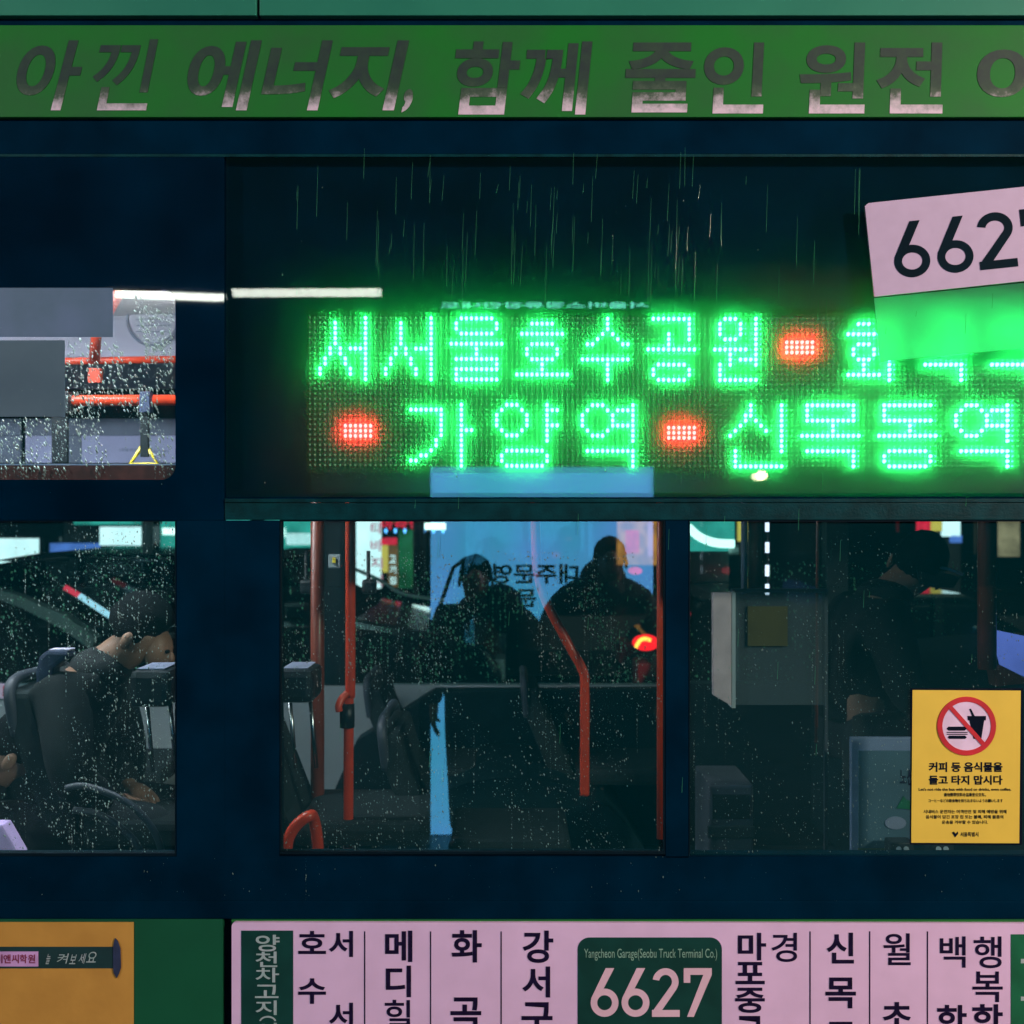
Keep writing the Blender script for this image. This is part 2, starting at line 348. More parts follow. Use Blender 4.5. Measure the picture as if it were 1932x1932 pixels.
# ================================================================== THE BUS BODY
XL, XR = -1700, 3100      # layout range of the bus side
bus = thing("bus", "city bus with green livery band, black window surrounds and dark green lower side", "bus", (0, 1.2, 0))
MB().ub(XL, -150, 484, 29, -.012, .03).build("roof_panel", M['roof_teal'], bus, bevel=.004)
MB().ub(489, -150, XR, 29, -.012, .03).build("roof_panel", M['roof_teal'], bus, bevel=.004)
MB().ub(XL, 26, XR, 50, .012, .04).build("roof_gutter", M['black_matte'], bus)
lb = MB().ub(XL, 47, XR, 221, -.014, .03).build("livery_band", M['green_paint'], bus, bevel=.003)
for ch, bx, sh, of in (
    ("아", (28,76,168,208), .26, .018), ("낀", (168,74,302,208), .2, .018), ("에", (345,76,494,208), .22, .018), ("너", (492,76,628,208), .22, .018),
    ("지", (618,76,772,208), .22, .018), (",", (756,168,782,212), .2, .02), ("함", (846,78,986,216), .12, .018), ("께", (978,78,1118,216), .1, .018),
    ("줄", (1176,80,1316,212), .06, .018), ("인", (1324,80,1446,214), .05, .018), ("원", (1506,80,1636,214), .04, .018), ("전", (1652,80,1782,214), .03, .018),
    ("이", (1840,84,1990,210), .05, .018), ("용", (2050,80,2180,210), .03, .018)):
    if sh > .15 and ch != ',': bx = (bx[0]-(14 if ch == '아' else 6), bx[1], bx[2], bx[3])
    text("letter", ch, bx, M['worn'], lb, Y=-.0156-.0003*(ord(ch)%2), off=.010 if ch == '낀' else .024, shear=sh, th=.0014)
# black surround
MB().ub(XL, 221, XR, 290, .004, .05).build("upper_trim", M['black_matte'], bus)
MB().ub(XL, 290, XR, 296, -.002, .05).build("drip_rail", M['rail_dark'], bus, bevel=.002)
sg = MB()
sg.ub(XL, 296, 423, 545, .0, .02); sg.ub(331, 545, 423, 982, .0, .02); sg.ub(XL, 905, 331, 982, .0, .02); sg.ub(XL, 545, -420, 905, 0, .02)
for (cu, cv, a) in ((331-26, 545+26, 0), (331-26, 905-26, 1)):     # rounded corners of the upper opening
    pts = [(331, 545 if a == 0 else 905)] + [(cu+26*math.cos(R(t)), cv-26*math.sin(R(t))) for t in (range(0, 91, 10) if a == 0 else range(0, -91, -10))]
    sg.uprism(pts, .0, .02)
sg.build("black_glass_panel", M['black_glass'], bus)
MB().ub(-418, 546, 330, 904, .006, .011).build("window_pane", M['glass'], bus)
MB().ub(427, 296, XR, 938, .0, .005).build("sign_window_pane", M['glass_sign'], bus)
cs = MB(); cs.ub(423, 296, 577, 928, .045, .055); cs.ub(577, 296, XR, 583, .045, .055)
cs.ub(420, 292, 422.5, 940, .0205, .06); cs.ub(XL, 290, XR, 294, .0505, .066)  # unseen baffles added to stop interior light leaking behind the sign pane
cs.build("sign_surround", M['black_matte'], bus)
MB().ub(423, 930, XR, 941, .006, .16).build("sign_window_sill", M['black_matte'], bus)
MB().ub(424, 941, XR, 948, -.006, .04).build("upper_window_rail", M['rail_dark'], bus, bevel=.0015)
MB().ub(424, 949, XR, 981, -.002, .04).build("window_rail", M['rail_dark'], bus, bevel=.002)
pl = MB(); pl.ub(333, 982, 424, 1616, .002, .06); pl.ub(424, 982, 527, 1616, .003, .06); pl.build("window_pillar", M['black_matte'], bus)
MB().ub(1256, 982, 1299, 1618, .002, .06).build("window_pillar", M['black_matte'], bus)
MB().ub(2200, 982, XR, 1618, .002, .06).build("window_pillar", M['black_matte'], bus)
MB().ub(XL, 982, -430, 1614, .002, .06).build("window_pillar", M['black_matte'], bus)
for (u0, u1, vb) in ((-429, 332, 1612), (528, 1255, 1609), (1300, 2199, 1618)):
    MB().ub(u0, 983, u1, vb, .012, .017).build("window_pane", M['glass'], bus)
    g = MB(); g.ub(u0, 981, u1, 984, .003, .03); g.ub(u0, vb-2, u1, vb+3, .003, .03); g.ub(u0, 984, u0+2, vb-2, .004, .03); g.ub(u1-2, 984, u1, vb-2, .004, .03)
    g.build("window_gasket", M['gasket'], bus)
MB().ub(XL, 1616, XR, 1700, .002, .06).build("lower_trim", M['black_matte'], bus)
MB().ub(XL, 1700, XR, 1734, -.003, .06).build("rub_rail", M['black_matte'], bus, bevel=.004)
MB().ub(XL, 1734, 420, 2440, .0, .05).build("side_panel", M['green_low'], bus)
MB().ub(420, 1734, 437, 2440, .022, .05).build("panel_gap", M['gasket'], bus)
MB().ub(437, 1734, XR, 2440, .0, .05).build("side_panel", M['green_low'], bus)
x0, x1 = P(XL, 0).x, P(XR, 0).x
MB().box(x0, x1, .06, 2.44, .30, .36).build("floor", M['floor'], bus)
MB().box(x0, x1, .07, 2.44, 2.80, 2.86).build("ceiling", M['ceiling'], bus)
MB().box(x0, x1, .07, 2.5, 2.9, 3.4).build("roof_box", M['roof_teal'], bus)
MB().box(x0, x0+.05, .06, 2.44, .36, 2.8).build("rear_wall", M['wall_grey'], bus)
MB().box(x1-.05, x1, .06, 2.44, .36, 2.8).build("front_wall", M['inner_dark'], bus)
fw = MB(); YF = 2.36; zs = 1.12; zt = 2.17
fw.box(x0, x1, YF, YF+.08, .30, zs)
fw.build("far_wall", M['wall_grey'], bus)
fw = MB(); fw.box(x0, x1, YF, YF+.08, zt, 2.8)
for (a, b) in ((-700, -640), (612, 650), (1244, 1300), (1560, 1600), (2100, 2200)): fw.box(P(a,0,YF).x, P(b,0,YF).x, YF, YF+.08, zs, zt)
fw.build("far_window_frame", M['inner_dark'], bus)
fp = MB()
for (a, b) in ((-1600,-700), (-640, 612), (650, 1244), (1300, 1560), (1600, 2100), (2200, 3000)): fp.box(P(a,0,YF).x, P(b,0,YF).x, YF+.03, YF+.036, zs, zt)
fp.build("far_window_pane", M['glass_far'], bus)
MB().box(x0, P(470,0,1.3).x, 1.3, 2.3, 2.615, 2.8).build("air_duct", M['duct_grey'], bus, bevel=.02)
MB().ub(1300, 1290, XR, 1900, 2.20, 2.30).build("dark_side_sheet", M['inner_dark'], bus)  # dark sheet added in front of the grey far wall
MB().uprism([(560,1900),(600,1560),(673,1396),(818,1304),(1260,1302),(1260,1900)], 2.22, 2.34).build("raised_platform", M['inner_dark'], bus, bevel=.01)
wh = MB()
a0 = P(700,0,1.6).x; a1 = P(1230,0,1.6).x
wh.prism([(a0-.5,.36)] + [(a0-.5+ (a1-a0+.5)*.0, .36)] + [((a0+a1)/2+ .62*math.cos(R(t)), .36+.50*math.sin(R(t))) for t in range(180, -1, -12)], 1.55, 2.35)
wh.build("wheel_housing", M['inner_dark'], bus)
# ceiling lamps over the near seats
lampm = emit("tube_light", (.94,.92,1.0), 60.0)
for (xa, xb) in ((-3.9, -2.6), (-2.4, -1.0)):
    f = MB().box(xa-.03, xb+.03, .30, .56, 2.765, 2.8).build("ceiling_lamp_case", M['ceiling'], bus)
    MB().box(xa, xb, .34, .52, 2.745, 2.764).build("ceiling_lamp_tube", lampm, f)

# ================================================================== THINGS ON THE BUS SIDE
# ---- LED sign
led = thing("led_sign", "wide green dot matrix destination sign lit behind the upper window, two lines of Korean", "led sign", P(1500, 900, .1))
YB = .085
def LX(c): return 836.5/1.4317 + (13.65*c if c < 65 else 13.65*65 + 13.875*(c-65))/1.4317
def LZ(r, c): return (847.0 + 13.75*r + (-3.2+ .045*min(c,60) if c < 71 else 0))/1.4317
ld = []
def G(green, *segs):
    pts = set()
    for s in segs:
        if s[0] == 'h': pts |= {(c, s[1]) for c in range(s[2], s[3]+1)}
        elif s[0] == 'v': pts |= {(s[1], r) for r in range(s[2], s[3]+1)}
        else: pts.add((s[1], s[2]))
    ld.append((green, sorted(pts)))
def seo(o): G(1, ('v',5+o,2,6),('v',4+o,7,8),('v',3+o,9,10),('v',2+o,11,12),('v',6+o,7,8),('v',7+o,9,10),('v',8+o,11,12),('h',7,8+o,10+o),('v',11+o,1,13))
def d(c, r): return ('d', c, r)
seo(0); seo(13)
G(1, ('h',1,30,36),('v',29,2,3),('v',37,2,3),('h',4,30,36),('h',6,28,38),('v',33,6,9),('h',9,29,37),('v',37,9,11),('h',11,29,37),('v',29,11,13),('h',13,29,37))
G(1, ('h',2,44,48),('h',4,42,50),('h',6,44,48),('v',43,7,8),('v',49,7,8),('h',9,44,48),('v',46,9,12),('h',12,41,51))
G(1, ('v',59,1,3),d(58,4),d(57,5),d(56,6),d(55,6),d(60,4),d(61,5),d(62,6),d(63,6),('h',9,54,63),('v',59,9,13))
G(1, ('h',1,68,75),('v',75,1,5),('v',71,4,7),('h',7,67,76),('h',10,69,74),('v',68,11,12),('v',75,11,12),('h',13,69,74))
G(1, ('h',1,82,84),('v',81,2,4),('v',85,2,4),('h',5,82,84),('h',7,80,86),('v',83,7,10),('h',9,85,87),('v',88,1,10),('v',81,10,13),('h',13,81,88))
ld.append((0, [(c, r) for c in range(94,100) for r in (5.6,6.6,7.6)]))
G(1, ('h',2,108,110),('h',4,106,112),('h',6,108,110),('v',107,7,8),('v',111,7,8),('h',9,108,110),('v',109,9,12),('h',12,106,112),('v',114,1,13))
G(1, ('h',1,121,128),('v',128,1,5),('v',125,4,7),('h',7,120,129),('h',10,121,128),('v',128,10,13))
G(1, ('h',1,135,137),('v',134,2,4),('v',138,2,4),('h',5,135,137),('h',2,139,141),('h',5,139,141),('v',142,1,7),('h',10,134,142),('v',142,10,13))
ld.append((0, [(c, r) for c in range(7,13) for r in (22.2,23.2,24.2)]))
G(1, ('h',19,20,26),('v',26,19,24),('v',25,25,26),d(24,27),d(23,28),d(22,28),d(21,29),d(20,29),('v',30,18,30),('h',23,31,32))
G(1, ('h',18,39,41),d(38,19),d(42,19),('v',37,20,22),('v',43,20,22),d(38,23),d(42,23),('h',24,39,41),('v',47,18,25),('h',19,48,49),('h',22,48,49),('h',27,39,46),('v',38,28,29),('v',47,28,29),('h',30,39,46))
def yeok(o): G(1, ('h',18,56+o,58+o),d(55+o,19),d(59+o,19),('v',54+o,20,22),('v',60+o,20,22),d(55+o,23),d(59+o,23),('h',24,56+o,58+o),('h',19,61+o,63+o),('h',22,61+o,63+o),('v',64+o,18,25),('h',27,55+o,64+o),('v',64+o,27,30))
yeok(0)
ld.append((0, [(c, r) for c in range(71,77) for r in (22.4,23.4,24.4)]))
G(1, ('v',87,18,20),('v',86,20,21),d(85,22),d(84,23),d(83,24),d(88,21),d(89,22),d(90,23),('v',93,18,27),('v',84,27,30),('h',30,84,93))
G(1, ('h',18,98,107),('h',21,98,107),('v',98,18,21),('v',107,18,21),('v',103,21,24),('h',24,97,108),('h',27,98,107),('v',107,27,30))
G(1, ('v',113,18,21),('h',18,113,122),('h',21,113,122),('v',118,21,24),('h',24,112,123),('h',27,114,121),('v',113,28,29),('v',122,28,29),('h',30,114,121))
yeok(73)
NC = 190
a = P(LX(-1.2), 582, YB+.006); b = P(LX(NC), 892, YB+.006)
MB().box(a.x, b.x, YB+.006, YB+.012, b.z, a.z).build("circuit_board", M['led_board'], led)
cs = MB(); cs.box(a.x-.01, b.x+.01, YB+.013, YB+.05, b.z-.06, a.z+.01); cs.box(a.x-.09, a.x-.001, YB-.01, YB+.012, b.z-.06, a.z+.01)
cs.build("sign_case", M['led_case'], led)
MB().box(a.x-.09, b.x, YB+.0, YB+.012, b.z-.07, b.z-.001).build("lower_bezel", M['black_glass'], led)
# slim vertical louvre ribs between the diode columns
def dot(mb, c, r, rx, rz, ry=.004, n=8):
    p = P(LX(c), LZ(r, c), YB)
    vs = [(p.x, YB-ry, p.z)]; fs = []
    for k in range(n):
        an = 2*math.pi*k/n; vs.append((p.x+rx*.72*math.cos(an), YB-ry*.7, p.z+rz*.72*math.sin(an)))
    for k in range(n):
        an = 2*math.pi*k/n; vs.append((p.x+rx*math.cos(an), YB+.006, p.z+rz*math.sin(an)))
    for k in range(n): j = (k+1)%n; fs += [(0,1+k,1+j), (1+k, 1+n+k, 1+n+j, 1+j)]
    mb.add(vs, [f[::-1] for f in fs] if False else fs)
lit = set()
for g, pts in ld:
    mb = MB()
    for c, r in pts:
        lit.add((c, round(r))); dot(mb, c, r, .0047 if g else .0050, .0061)
    stuff(mb.build("lit_character" if g else "red_diode_block", M['led_green'] if g else M['led_red'], led, smooth=True))
mb = MB()
for c in range(NC):
    for r in range(0, 31):
        if (c, r) not in lit and not (94 <= c <= 99 and 5 <= r <= 8) and not (7 <= c <= 12 and 22 <= r <= 24) and not (71 <= c <= 76 and 22 <= r <= 25): dot(mb, c, r, .0032, .0048, .0075, 6)
stuff(mb.build("unlit_diodes", M['led_off'], led, smooth=True))

# ---- tilted number plate with frosted lower half
pv = (1644, 474); dg = 6.0
pl = thing("number_plate", "tilted pinkish white route number plate reading 6627 with green-lit frosted lower half", "number plate", P(1780, 560, -.006))
def rr(pts): return [rot_pt(u, v, pv, dg) for u, v in pts]
MB().uprism(rr([(1641,388),(1648,383),(2110,383),(2110,560),(1641,560)]), -.006, -.002).build("plate_panel", M['plate_white'], pl)
MB().uprism([(1650,562.5),(2105,516),(2105,640),(1661,682)], -.005, -.0025).build("frosted_film", M['frosted'], pl)
uu = [(1685,1753),(1767,1835),(1844,1917),(1930,2003)]
for ch, (a, b) in zip("6627", uu): digit("digit", ch, (a, 425, b, 531), M['plate_ink'], pl, -.0075, pv, dg, wt=.215)

# ---- no food and drink sticker
wn = thing("warning_sticker", "yellow sticker with red ring forbidding burger and drink, on the right window", "sticker", P(1822, 1591, .008))
MB().uprism([(1719,1299),(1930,1299),(1928,1594),(1717,1593)], .0095, .0115).build("sticker_border", M['sign_black'], wn)
MB().uprism([(1722,1302),(1926,1303),(1923,1591),(1719.5,1590)], .0075, .0094).build("sticker_sheet", M['yellow'], wn)
MB().uprism(ring_pts(1824, 1370, 46.5, 46.5, 48), .0063, .0074).build("white_disc", M['sign_white'], wn)
cup = MB()
cup.uprism([(1825.5,1351),(1860.5,1351),(1860,1359),(1857,1359),(1851.5,1394),(1837,1394),(1829,1359),(1826,1359)], .0052, .0062)
cup.uprism([(1829,1338),(1832,1337),(1839,1351),(1834,1351)], .0052, .0062); cup.build("cup_pictogram", M['sign_black'], wn)
bu = MB()
for (z0, z1, uu0, uu1) in ((1371,1378.5,1786,1824),(1381,1382.6,1786,1826),(1384.6,1386.2,1786,1826),(1388,1394,1788,1824)):
    h = (z1-z0)/2; bu.uprism([(uu0+h,z0),(uu1-h,z0),(uu1,z0+h),(uu1-h,z1),(uu0+h,z1),(uu0,z0+h)], .0052, .0062)
bu.build("burger_pictogram", M['sign_black'], wn)
rg = MB(); band(rg, ring_pts(1824,1370,55.5,55.5,48), ring_pts(1824,1370,46,46,48), .0045, .0074)
rg.uprism([(1788,1334.5),(1794,1329),(1861,1404),(1855,1409.5)], .0042, .005); rg.build("prohibition_ring", M['sign_red'], wn)
for s_, bx, of in (("커피 등 음식물을", (1752.5,1438,1891.5,1456.5), .03), ("들고 타지 맙시다", (1752.5,1463,1891.5,1480.6), .03),
    ("Let's not ride the bus with food or drinks, even coffee.", (1733.5,1486.6,1908,1492.8), .01), ("请勿携带饮料食品乘坐公交车。", (1781,1496,1860,1503), .008),
    ("コーヒーなどの飲食物を持ち込まないようお願いします", (1752,1507.5,1892,1514), .006), ("시내버스 운전자는 여객안전 및 피해 예방을 위해", (1742.5,1528,1899,1534.8), .01),
    ("음식물이 담긴 포장 컵 또는 불쾌, 피해 물품의", (1747,1538,1893,1545), .01), ("운송을 거부할 수 있습니다.", (1777.5,1548,1864,1554.6), .01), ("서울특별시", (1812,1570,1846,1578.5), .01)):
    text("lettering", s_, bx, M['sign_black'], wn, Y=.0064, off=of, th=.0009)
MB().uprism([(1796,1571),(1800,1569),(1803,1573),(1807,1569),(1808,1573),(1802,1580)], .0064, .0073).build("city_emblem", M['sign_black'], wn)

# ---- route board
rb = thing("route_board", "long pinkish white route board with vertical Korean stop names and green 6627 badge", "route board", P(1200, 1935, -.01))
cr = [(437,2100)] + [(437+8-8*math.cos(R(t)), 1748-8*math.sin(R(t))) for t in range(0, 91, 15)] + [(2700,1743),(2700,2100)]
MB().uprism(cr, -.012, -.001).build("board_panel", M['board_white'], rb)
MB().ub(437, 1735.5, 2700, 1739.5, -.002, -.0004).build("board_edging", M['green_paint'], rb)
MB().ub(455, 1756, 553, 2100, -.0135, -.0121).build("terminus_block", M['board_green'], rb)
g = [(1090,2060)] + [(1090+22-22*math.cos(R(t)), 1791-22*math.sin(R(t))) for t in range(0,91,10)] + [(1362-22+22*math.sin(R(t)), 1791-22*math.cos(R(t))) for t in range(0,91,10)] + [(1362,2060)]
MB().uprism(g, -.0135, -.0121).build("number_badge", M['board_green'], rb)
MB().ub(1907.5, 1763, 2010, 2100, -.0135, -.0121).build("terminus_block", M['board_green_bright'], rb)
for u in (688, 812.3, 945.6, 1528.5, 1641, 1750): MB().ub(u-1.1, 1757.5, u+1.1, 2100, -.0132, -.0121).build("divider", M['ink'], rb)
for ch, a, b, c, dd in (("호",562.6,1756.5,615,1800),("서",620.5,1756.5,666,1805.5),("수",562.6,1846,615,1894),("서",620.5,1892,666,1941),("공",562.6,1937,615,1985),
    ("메",726.6,1756,778,1815),("디",728,1822,775.5,1881.5),("힐",726,1886.5,775.5,1945),("화",852,1755,909,1816),("곡",850,1882,908,1943),
    ("강",986.4,1755.8,1044,1816.8),("서",985.6,1823.6,1038,1882),("구",984,1891,1042.5,1951),("마",1392.4,1760,1445.5,1812),("경",1455.8,1760,1504,1815),
    ("포",1388,1815,1443,1857),("중",1387,1863.6,1443,1911),("고",1390,1917,1440,1965),("신",1559.7,1759.8,1611.3,1818),("목",1557.6,1844.4,1615,1902.5),("동",1558,1928,1615,1985),
    ("월",1667,1761,1718.4,1821),("초",1663.5,1890.7,1721,1940),("백",1773.5,1766.8,1822,1825.8),("학",1768.5,1896,1824,1955),("행",1837.5,1766.8,1890,1826.7),("복",1835,1833,1892,1890.7),("학",1835,1894.6,1892,1953)):
    text("character", ch, (a,b,c,dd), M['ink'], rb, Y=-.0136, off=.010 if ch in '행복월힐백경' else .022)
for ch, a, b, c, dd in (("양",482.4,1763.8,527.4,1795),("천",482,1795.5,523,1824.5),("차",482,1825.8,526.5,1853.6),("고",481,1858,525.4,1883),("지",482,1887.8,522,1915),("서",482,1930,522,1958),
    ("목",1926,1782,1990,1842),("동",1926,1856,1990,1912)):
    text("character", ch, (a,b,c,dd), M['pale_ink'], rb, Y=-.0148, off=.012 if a < 600 else .03)
pa = MB(); band(pa, [(505+16*math.cos(R(t)), 1928-11*math.sin(R(t))) for t in range(10,171,10)], [(505+13*math.cos(R(t)), 1928-8*math.sin(R(t))) for t in range(10,171,10)], -.0148, -.0136, False)
pa.build("parenthesis", M['pale_ink'], rb)
text("lettering", "Yangcheon Garage(Seobu Truck Terminal Co.)", (1102,1790,1353,1812.5), M['small_ink'], rb, Y=-.0148, off=.0)
for ch, a, b in (("6",1114.4,1167),("6",1172.7,1225.4),("2",1229,1282.5),("7",1290,1343)): digit("digit", ch, (a,1826.8,b,1918.5), M['pink_digit'], rb, -.0148, wt=.235)

# ---- orange advertisement
ad = thing("advertisement", "orange advertisement sheet with dark scroll banner on the lower left side", "advertisement", P(120, 1935, -.004))
MB().ub(-500, 1740, 252, 2150, -.003, -.0005).build("advert_sheet", M['orange_ad'], ad)
MB().ub(-200, 1786.5, 220, 1827, -.0045, -.0031).build("banner_strip", M['chalk_board'], ad)
MB().uprism([(217,1770),(222,1776),(227,1790),(228,1826),(224,1838),(220,1846),(214,1836),(213,1828),(213,1786),(215,1776)], -.0075, -.0046).build("scroll_end", M['seat_blue'], ad, bevel=.001)
MB().ub(-60, 1795.5, 72, 1823.5, -.006, -.0046).build("name_label", M['label_pink'], ad)
for i, ch in enumerate("비앤씨학원"): text("character", ch, (-9+15.4*i, 1801, 4.6+15.4*i, 1817.5), M['red_ink'], ad, Y=-.0071, off=.02)
for ch, bx in (("늘",(85,1800,97,1819)),("켜",(106,1799,130,1818)),("보",(130,1801,146,1819)),("세",(147,1799,163,1818)),("요",(162,1796,185,1816))):
    text("handwriting", ch, bx, M['pale_ink'], ad, Y=-.0058, off=0, shear=.25)
# ---- stickers on the upper left window
st = MB().ub(-300, 543, 213, 636, -.001, .0005).build("window_sticker", M['sticker_blue']); tag(st, "wide slate blue sticker across the top of the upper left window", "sticker")
st = MB().ub(-300, 642, 122, 786, .003, .0055).build("window_sticker", M['sticker_teal']); tag(st, "tall dull teal sticker below the wide one on the upper left window", "sticker")
rs = MB().ub(-418, 878, 331, 906, .02, .05).build("inner_sill", M['red_strip'], bus)
MB().ub(-418, 875, 331, 877.6, .018, .05).build("sill_edge", M['poster_lav'], bus)

exec_parts = []
# ================================================================== INSIDE THE BUS
def pole(label, pts, r, m, group="orange grab poles inside the bus", name="grab_pole"):
    o = MB().tube(pts, r, 14).build(name, m, None, smooth=True)
    return tag(o, label, "grab pole", group)
def vp(u, v, Y): return P(u, v, Y)
pole("thick dark brownish pole at the left of the middle window", [vp(599, 700, .75), vp(599, 1900, .75)], L(13, .75), M['dark_pole'])
t = thing("grab_pole", "bright orange pole with black clamp at the left of the middle window", "grab pole", vp(660, 1600, .45), "orange grab poles inside the bus")
MB().tube(spline([vp(661,700,.45), vp(661,1000,.45), vp(661,1290,.45), vp(659,1310,.45), vp(658,1350,.45), vp(657,1700,.45), vp(657,2100,.45)]), L(9.5,.45), 14).build("pole_tube", M['orange_pole'], t, smooth=True)
MB().tube([vp(655,1328,.44), vp(655,1372,.44)], L(14,.44), 14).build("pole_clamp", M['black_plastic'], t, smooth=True, bevel=.0)
MB().tube(spline([vp(655,1308,.43), vp(645,1318,.42), vp(639,1332,.41), vp(640,1342,.41)]), L(7,.42), 10).build("pole_hook", M['orange_pole'], t, smooth=True)
pole("bent orange pole running diagonally through the middle window", spline([vp(1008,700,.9), vp(1010,985,.9), vp(1020,1105,.9), vp(1064,1200,.9), vp(1098,1262,.9), vp(1103,1300,.9), vp(1103,1438,.9), vp(1103,1500,.9)]), L(9,.9), M['orange_pole'])
pole("slim orange pole along the right edge of the middle window", [vp(1246,700,.6), vp(1246,1582,.6)], L(7,.6), M['orange_pole'])
pole("dark red pole near the right edge of the right window", [vp(1862,700,.5), vp(1862,1262,.5)], L(17,.5), M['dark_pole'])
pole("thin dull pole left of the driver in the right window", [vp(1545,700,.9), vp(1540,1400,.9)], L(3,.9), M['dark_pole'])
pole("brown pole beside the ticket box in the right window", [vp(1424,700,1.0), vp(1424,1125,1.0)], L(13,1.0), M['dark_pole'])
tag(MB().tube([vp(1404,700,.98), vp(1404,1120,.98)], L(6,.98), 12).build("partition_post", M['poster_grey'], None, smooth=True), "pale post behind the ticket box at the left of the right window", "post")
h = MB().tube(spline([vp(536,1640,.3), vp(541,1600,.3), vp(545,1580,.3), vp(560,1556,.3), vp(582,1540,.3), vp(592,1545,.33), vp(600,1600,.35), vp(600,1700,.35)]), L(11,.3), 14).build("seat_handle", M['orange_pole'], None, smooth=True)
tag(h, "curved orange seat handle at the bottom left of the middle window", "handle")
# overhead rails and straps (upper left window)
def rail(lab, a, b, r, m): return tag(MB().tube([a, b], r, 14).build("overhead_rail", m, None, smooth=True), lab, "rail", "orange overhead rails")
rail("upper orange overhead rail seen through the upper left window", vp(-400, 690, 1.0), vp(345, 678, 1.0), L(7,1.0), M['orange_pole'])
rail("lower thicker orange overhead rail seen through the upper left window", vp(-400, 758, .8), vp(345, 755, .8), L(10.5,.8), M['orange_pole'])
tag(MB().tube([vp(224,500,.7), vp(220,560,.75), vp(182,630,.9), vp(178,680,.98)], L(10,.9), 12).build("rail_bracket", M['orange_pole'], None, smooth=True), "orange bracket rising from the rail to the ceiling", "bracket")
tag(MB().ub(165, 694, 189, 722, .97, 1.0).build("rail_joint", M['orange_pole'], None, bevel=.004), "small square orange joint hanging under the upper rail", "bracket")
for i, (u, wd, v1, yel, lb_) in enumerate(((112, 34, 873, 0, "wide black hanging strap left of the yellow one"), (272, 20, 862, 1, "black hanging strap with yellow triangle handle"), (-60, 24, 868, 1, "black hanging strap left outside the sticker edge"))):
    t = thing("hanging_strap", lb_, "strap", vp(u, 755, .78), "hanging straps on the overhead rails")
    MB().ub(u-wd/2, 738, u+wd/2, 778, .755, .80).build("strap_loop", M['seat_blue'] if yel else M['black_plastic'], t, bevel=.004)
    MB().ub(u-wd/2+2, 776, u+wd/2-2, v1, .77, .785).build("strap_band", M['black_plastic'], t, bevel=.003)
    if yel:
        mbb = MB(); c3 = [(u, 838), (u-27, 876), (u+27, 876)]
        mbb.tube([vp(*c3[0], .78), vp(*c3[1], .78), vp(*c3[2], .78), vp(*c3[0], .78)], L(5,.78), 10); mbb.build("strap_handle", M['yellow_handle'], t, smooth=True)
# duct disc
t = thing("air_outlet", "round pale ventilation outlet on the ceiling duct in the upper left window", "air outlet", vp(290, 603, 1.27))
rgm = MB(); pr = [Vector((vp(290,603,1.29).x+.105*math.cos(R(a)), 1.287, vp(290,603,1.29).z+.105*math.sin(R(a)))) for a in range(0,361,10)]
MB().tube(pr, .006, 8, cap=False).build("outlet_ring", M['poster_grey'], t, smooth=True)
c = vp(290,603,1.29); MB().prism([(c.x+.095*math.cos(R(a)), c.z+.095*math.sin(R(a))) for a in range(0,360,12)], 1.284, 1.298).build("outlet_disc", M['duct_grey'], t)
for k in range(5):
    MB().box(c.x-.07+.0, c.x+.07, 1.278, 1.283, c.z-.05+k*.025-.002, c.z-.05+k*.025+.002).build("outlet_slat", M['poster_grey'], t)
# cove posters on the far wall
for (u0, u1, m, lab) in ((-330, 38, 'poster_grey', "greenish grey cove poster at the far left above the far windows"), (48, 102, 'poster_lav', "narrow lilac cove poster between dark straps"), (128, 152, 'poster_grey', "small grey blue cove notice beside the wide poster"), (154, 335, 'poster_lav', "wide lilac cove poster with fine print above the far windows")):
    t = thing("cove_poster", lab, "poster", vp((u0+u1)/2, 874, 2.34), "posters above the far windows")
    MB().ub(u0, 822, u1, 873, 2.33, 2.35).build("poster_sheet", M[m], t)
    MB().ub(u0, 790, u1, 821, 2.335, 2.35).build("poster_header", M['poster_grey'], t)
t = text("lettering", "노약자를 위한 좌석", (225, 846, 262, 852), M['sticker_blue'], t, Y=2.328); 
text("lettering", "교통약자 배려석", (285, 850, 318, 854), M['sticker_blue'], bpy.data.objects.get("cove_poster.003"), Y=2.328)

# ---- seats
def seat(label, x, y, zf=.36, back=.78, col='seat_fabric', flip=1):
    t = thing("bus_seat", label, "bus seat", (x, y, zf), "dark bus seats in rows")
    s = 1*flip
    mb = MB(); mb.box(x-.02, x+.42*s, y-.22, y+.22, zf+.40, zf+.48); mb.build("seat_cushion", M[col], t, smooth=False, bevel=.025)
    pts = [(x-.02*s, zf+.44), (x-.05*s, zf+.50), (x-.16*s, zf+.44+back*.75), (x-.19*s, zf+.44+back), (x-.27*s, zf+.44+back), (x-.245*s, zf+.44+back*.7), (x-.13*s, zf+.44)]
    MB().prism(pts, y-.22, y+.22).build("backrest", M[col], t, bevel=.02)
    MB().tube(spline([(x-.235*s, y-.20, zf+.40+back*.78), (x-.25*s, y-.21, zf+.46+back), (x-.25*s, y, zf+.475+back), (x-.25*s, y+.21, zf+.46+back), (x-.235*s, y+.2, zf+.40+back*.78)]), .018, 10).build("grip_bar", M['seat_grey'], t, smooth=True)
    for yy in (y-.15, y+.15): MB().tube([(x+.1*s, yy, zf), (x+.1*s, yy, zf+.42)], .022, 8).build("seat_leg", M['steel'], t, smooth=True)
    return t
sxa = vp(130, 0, .55).x
seat("dark seat with blue grip holding the bowed passenger, left window", sxa+.12, .62, .52, .46)
seat("dark seat in front of the bowed passenger", vp(330,0,.55).x+.45, .62, .52, .46)
seat("dark seat at the left of the middle window behind the brown pole", vp(600,0,.6).x+.45, .95, .36, .42)
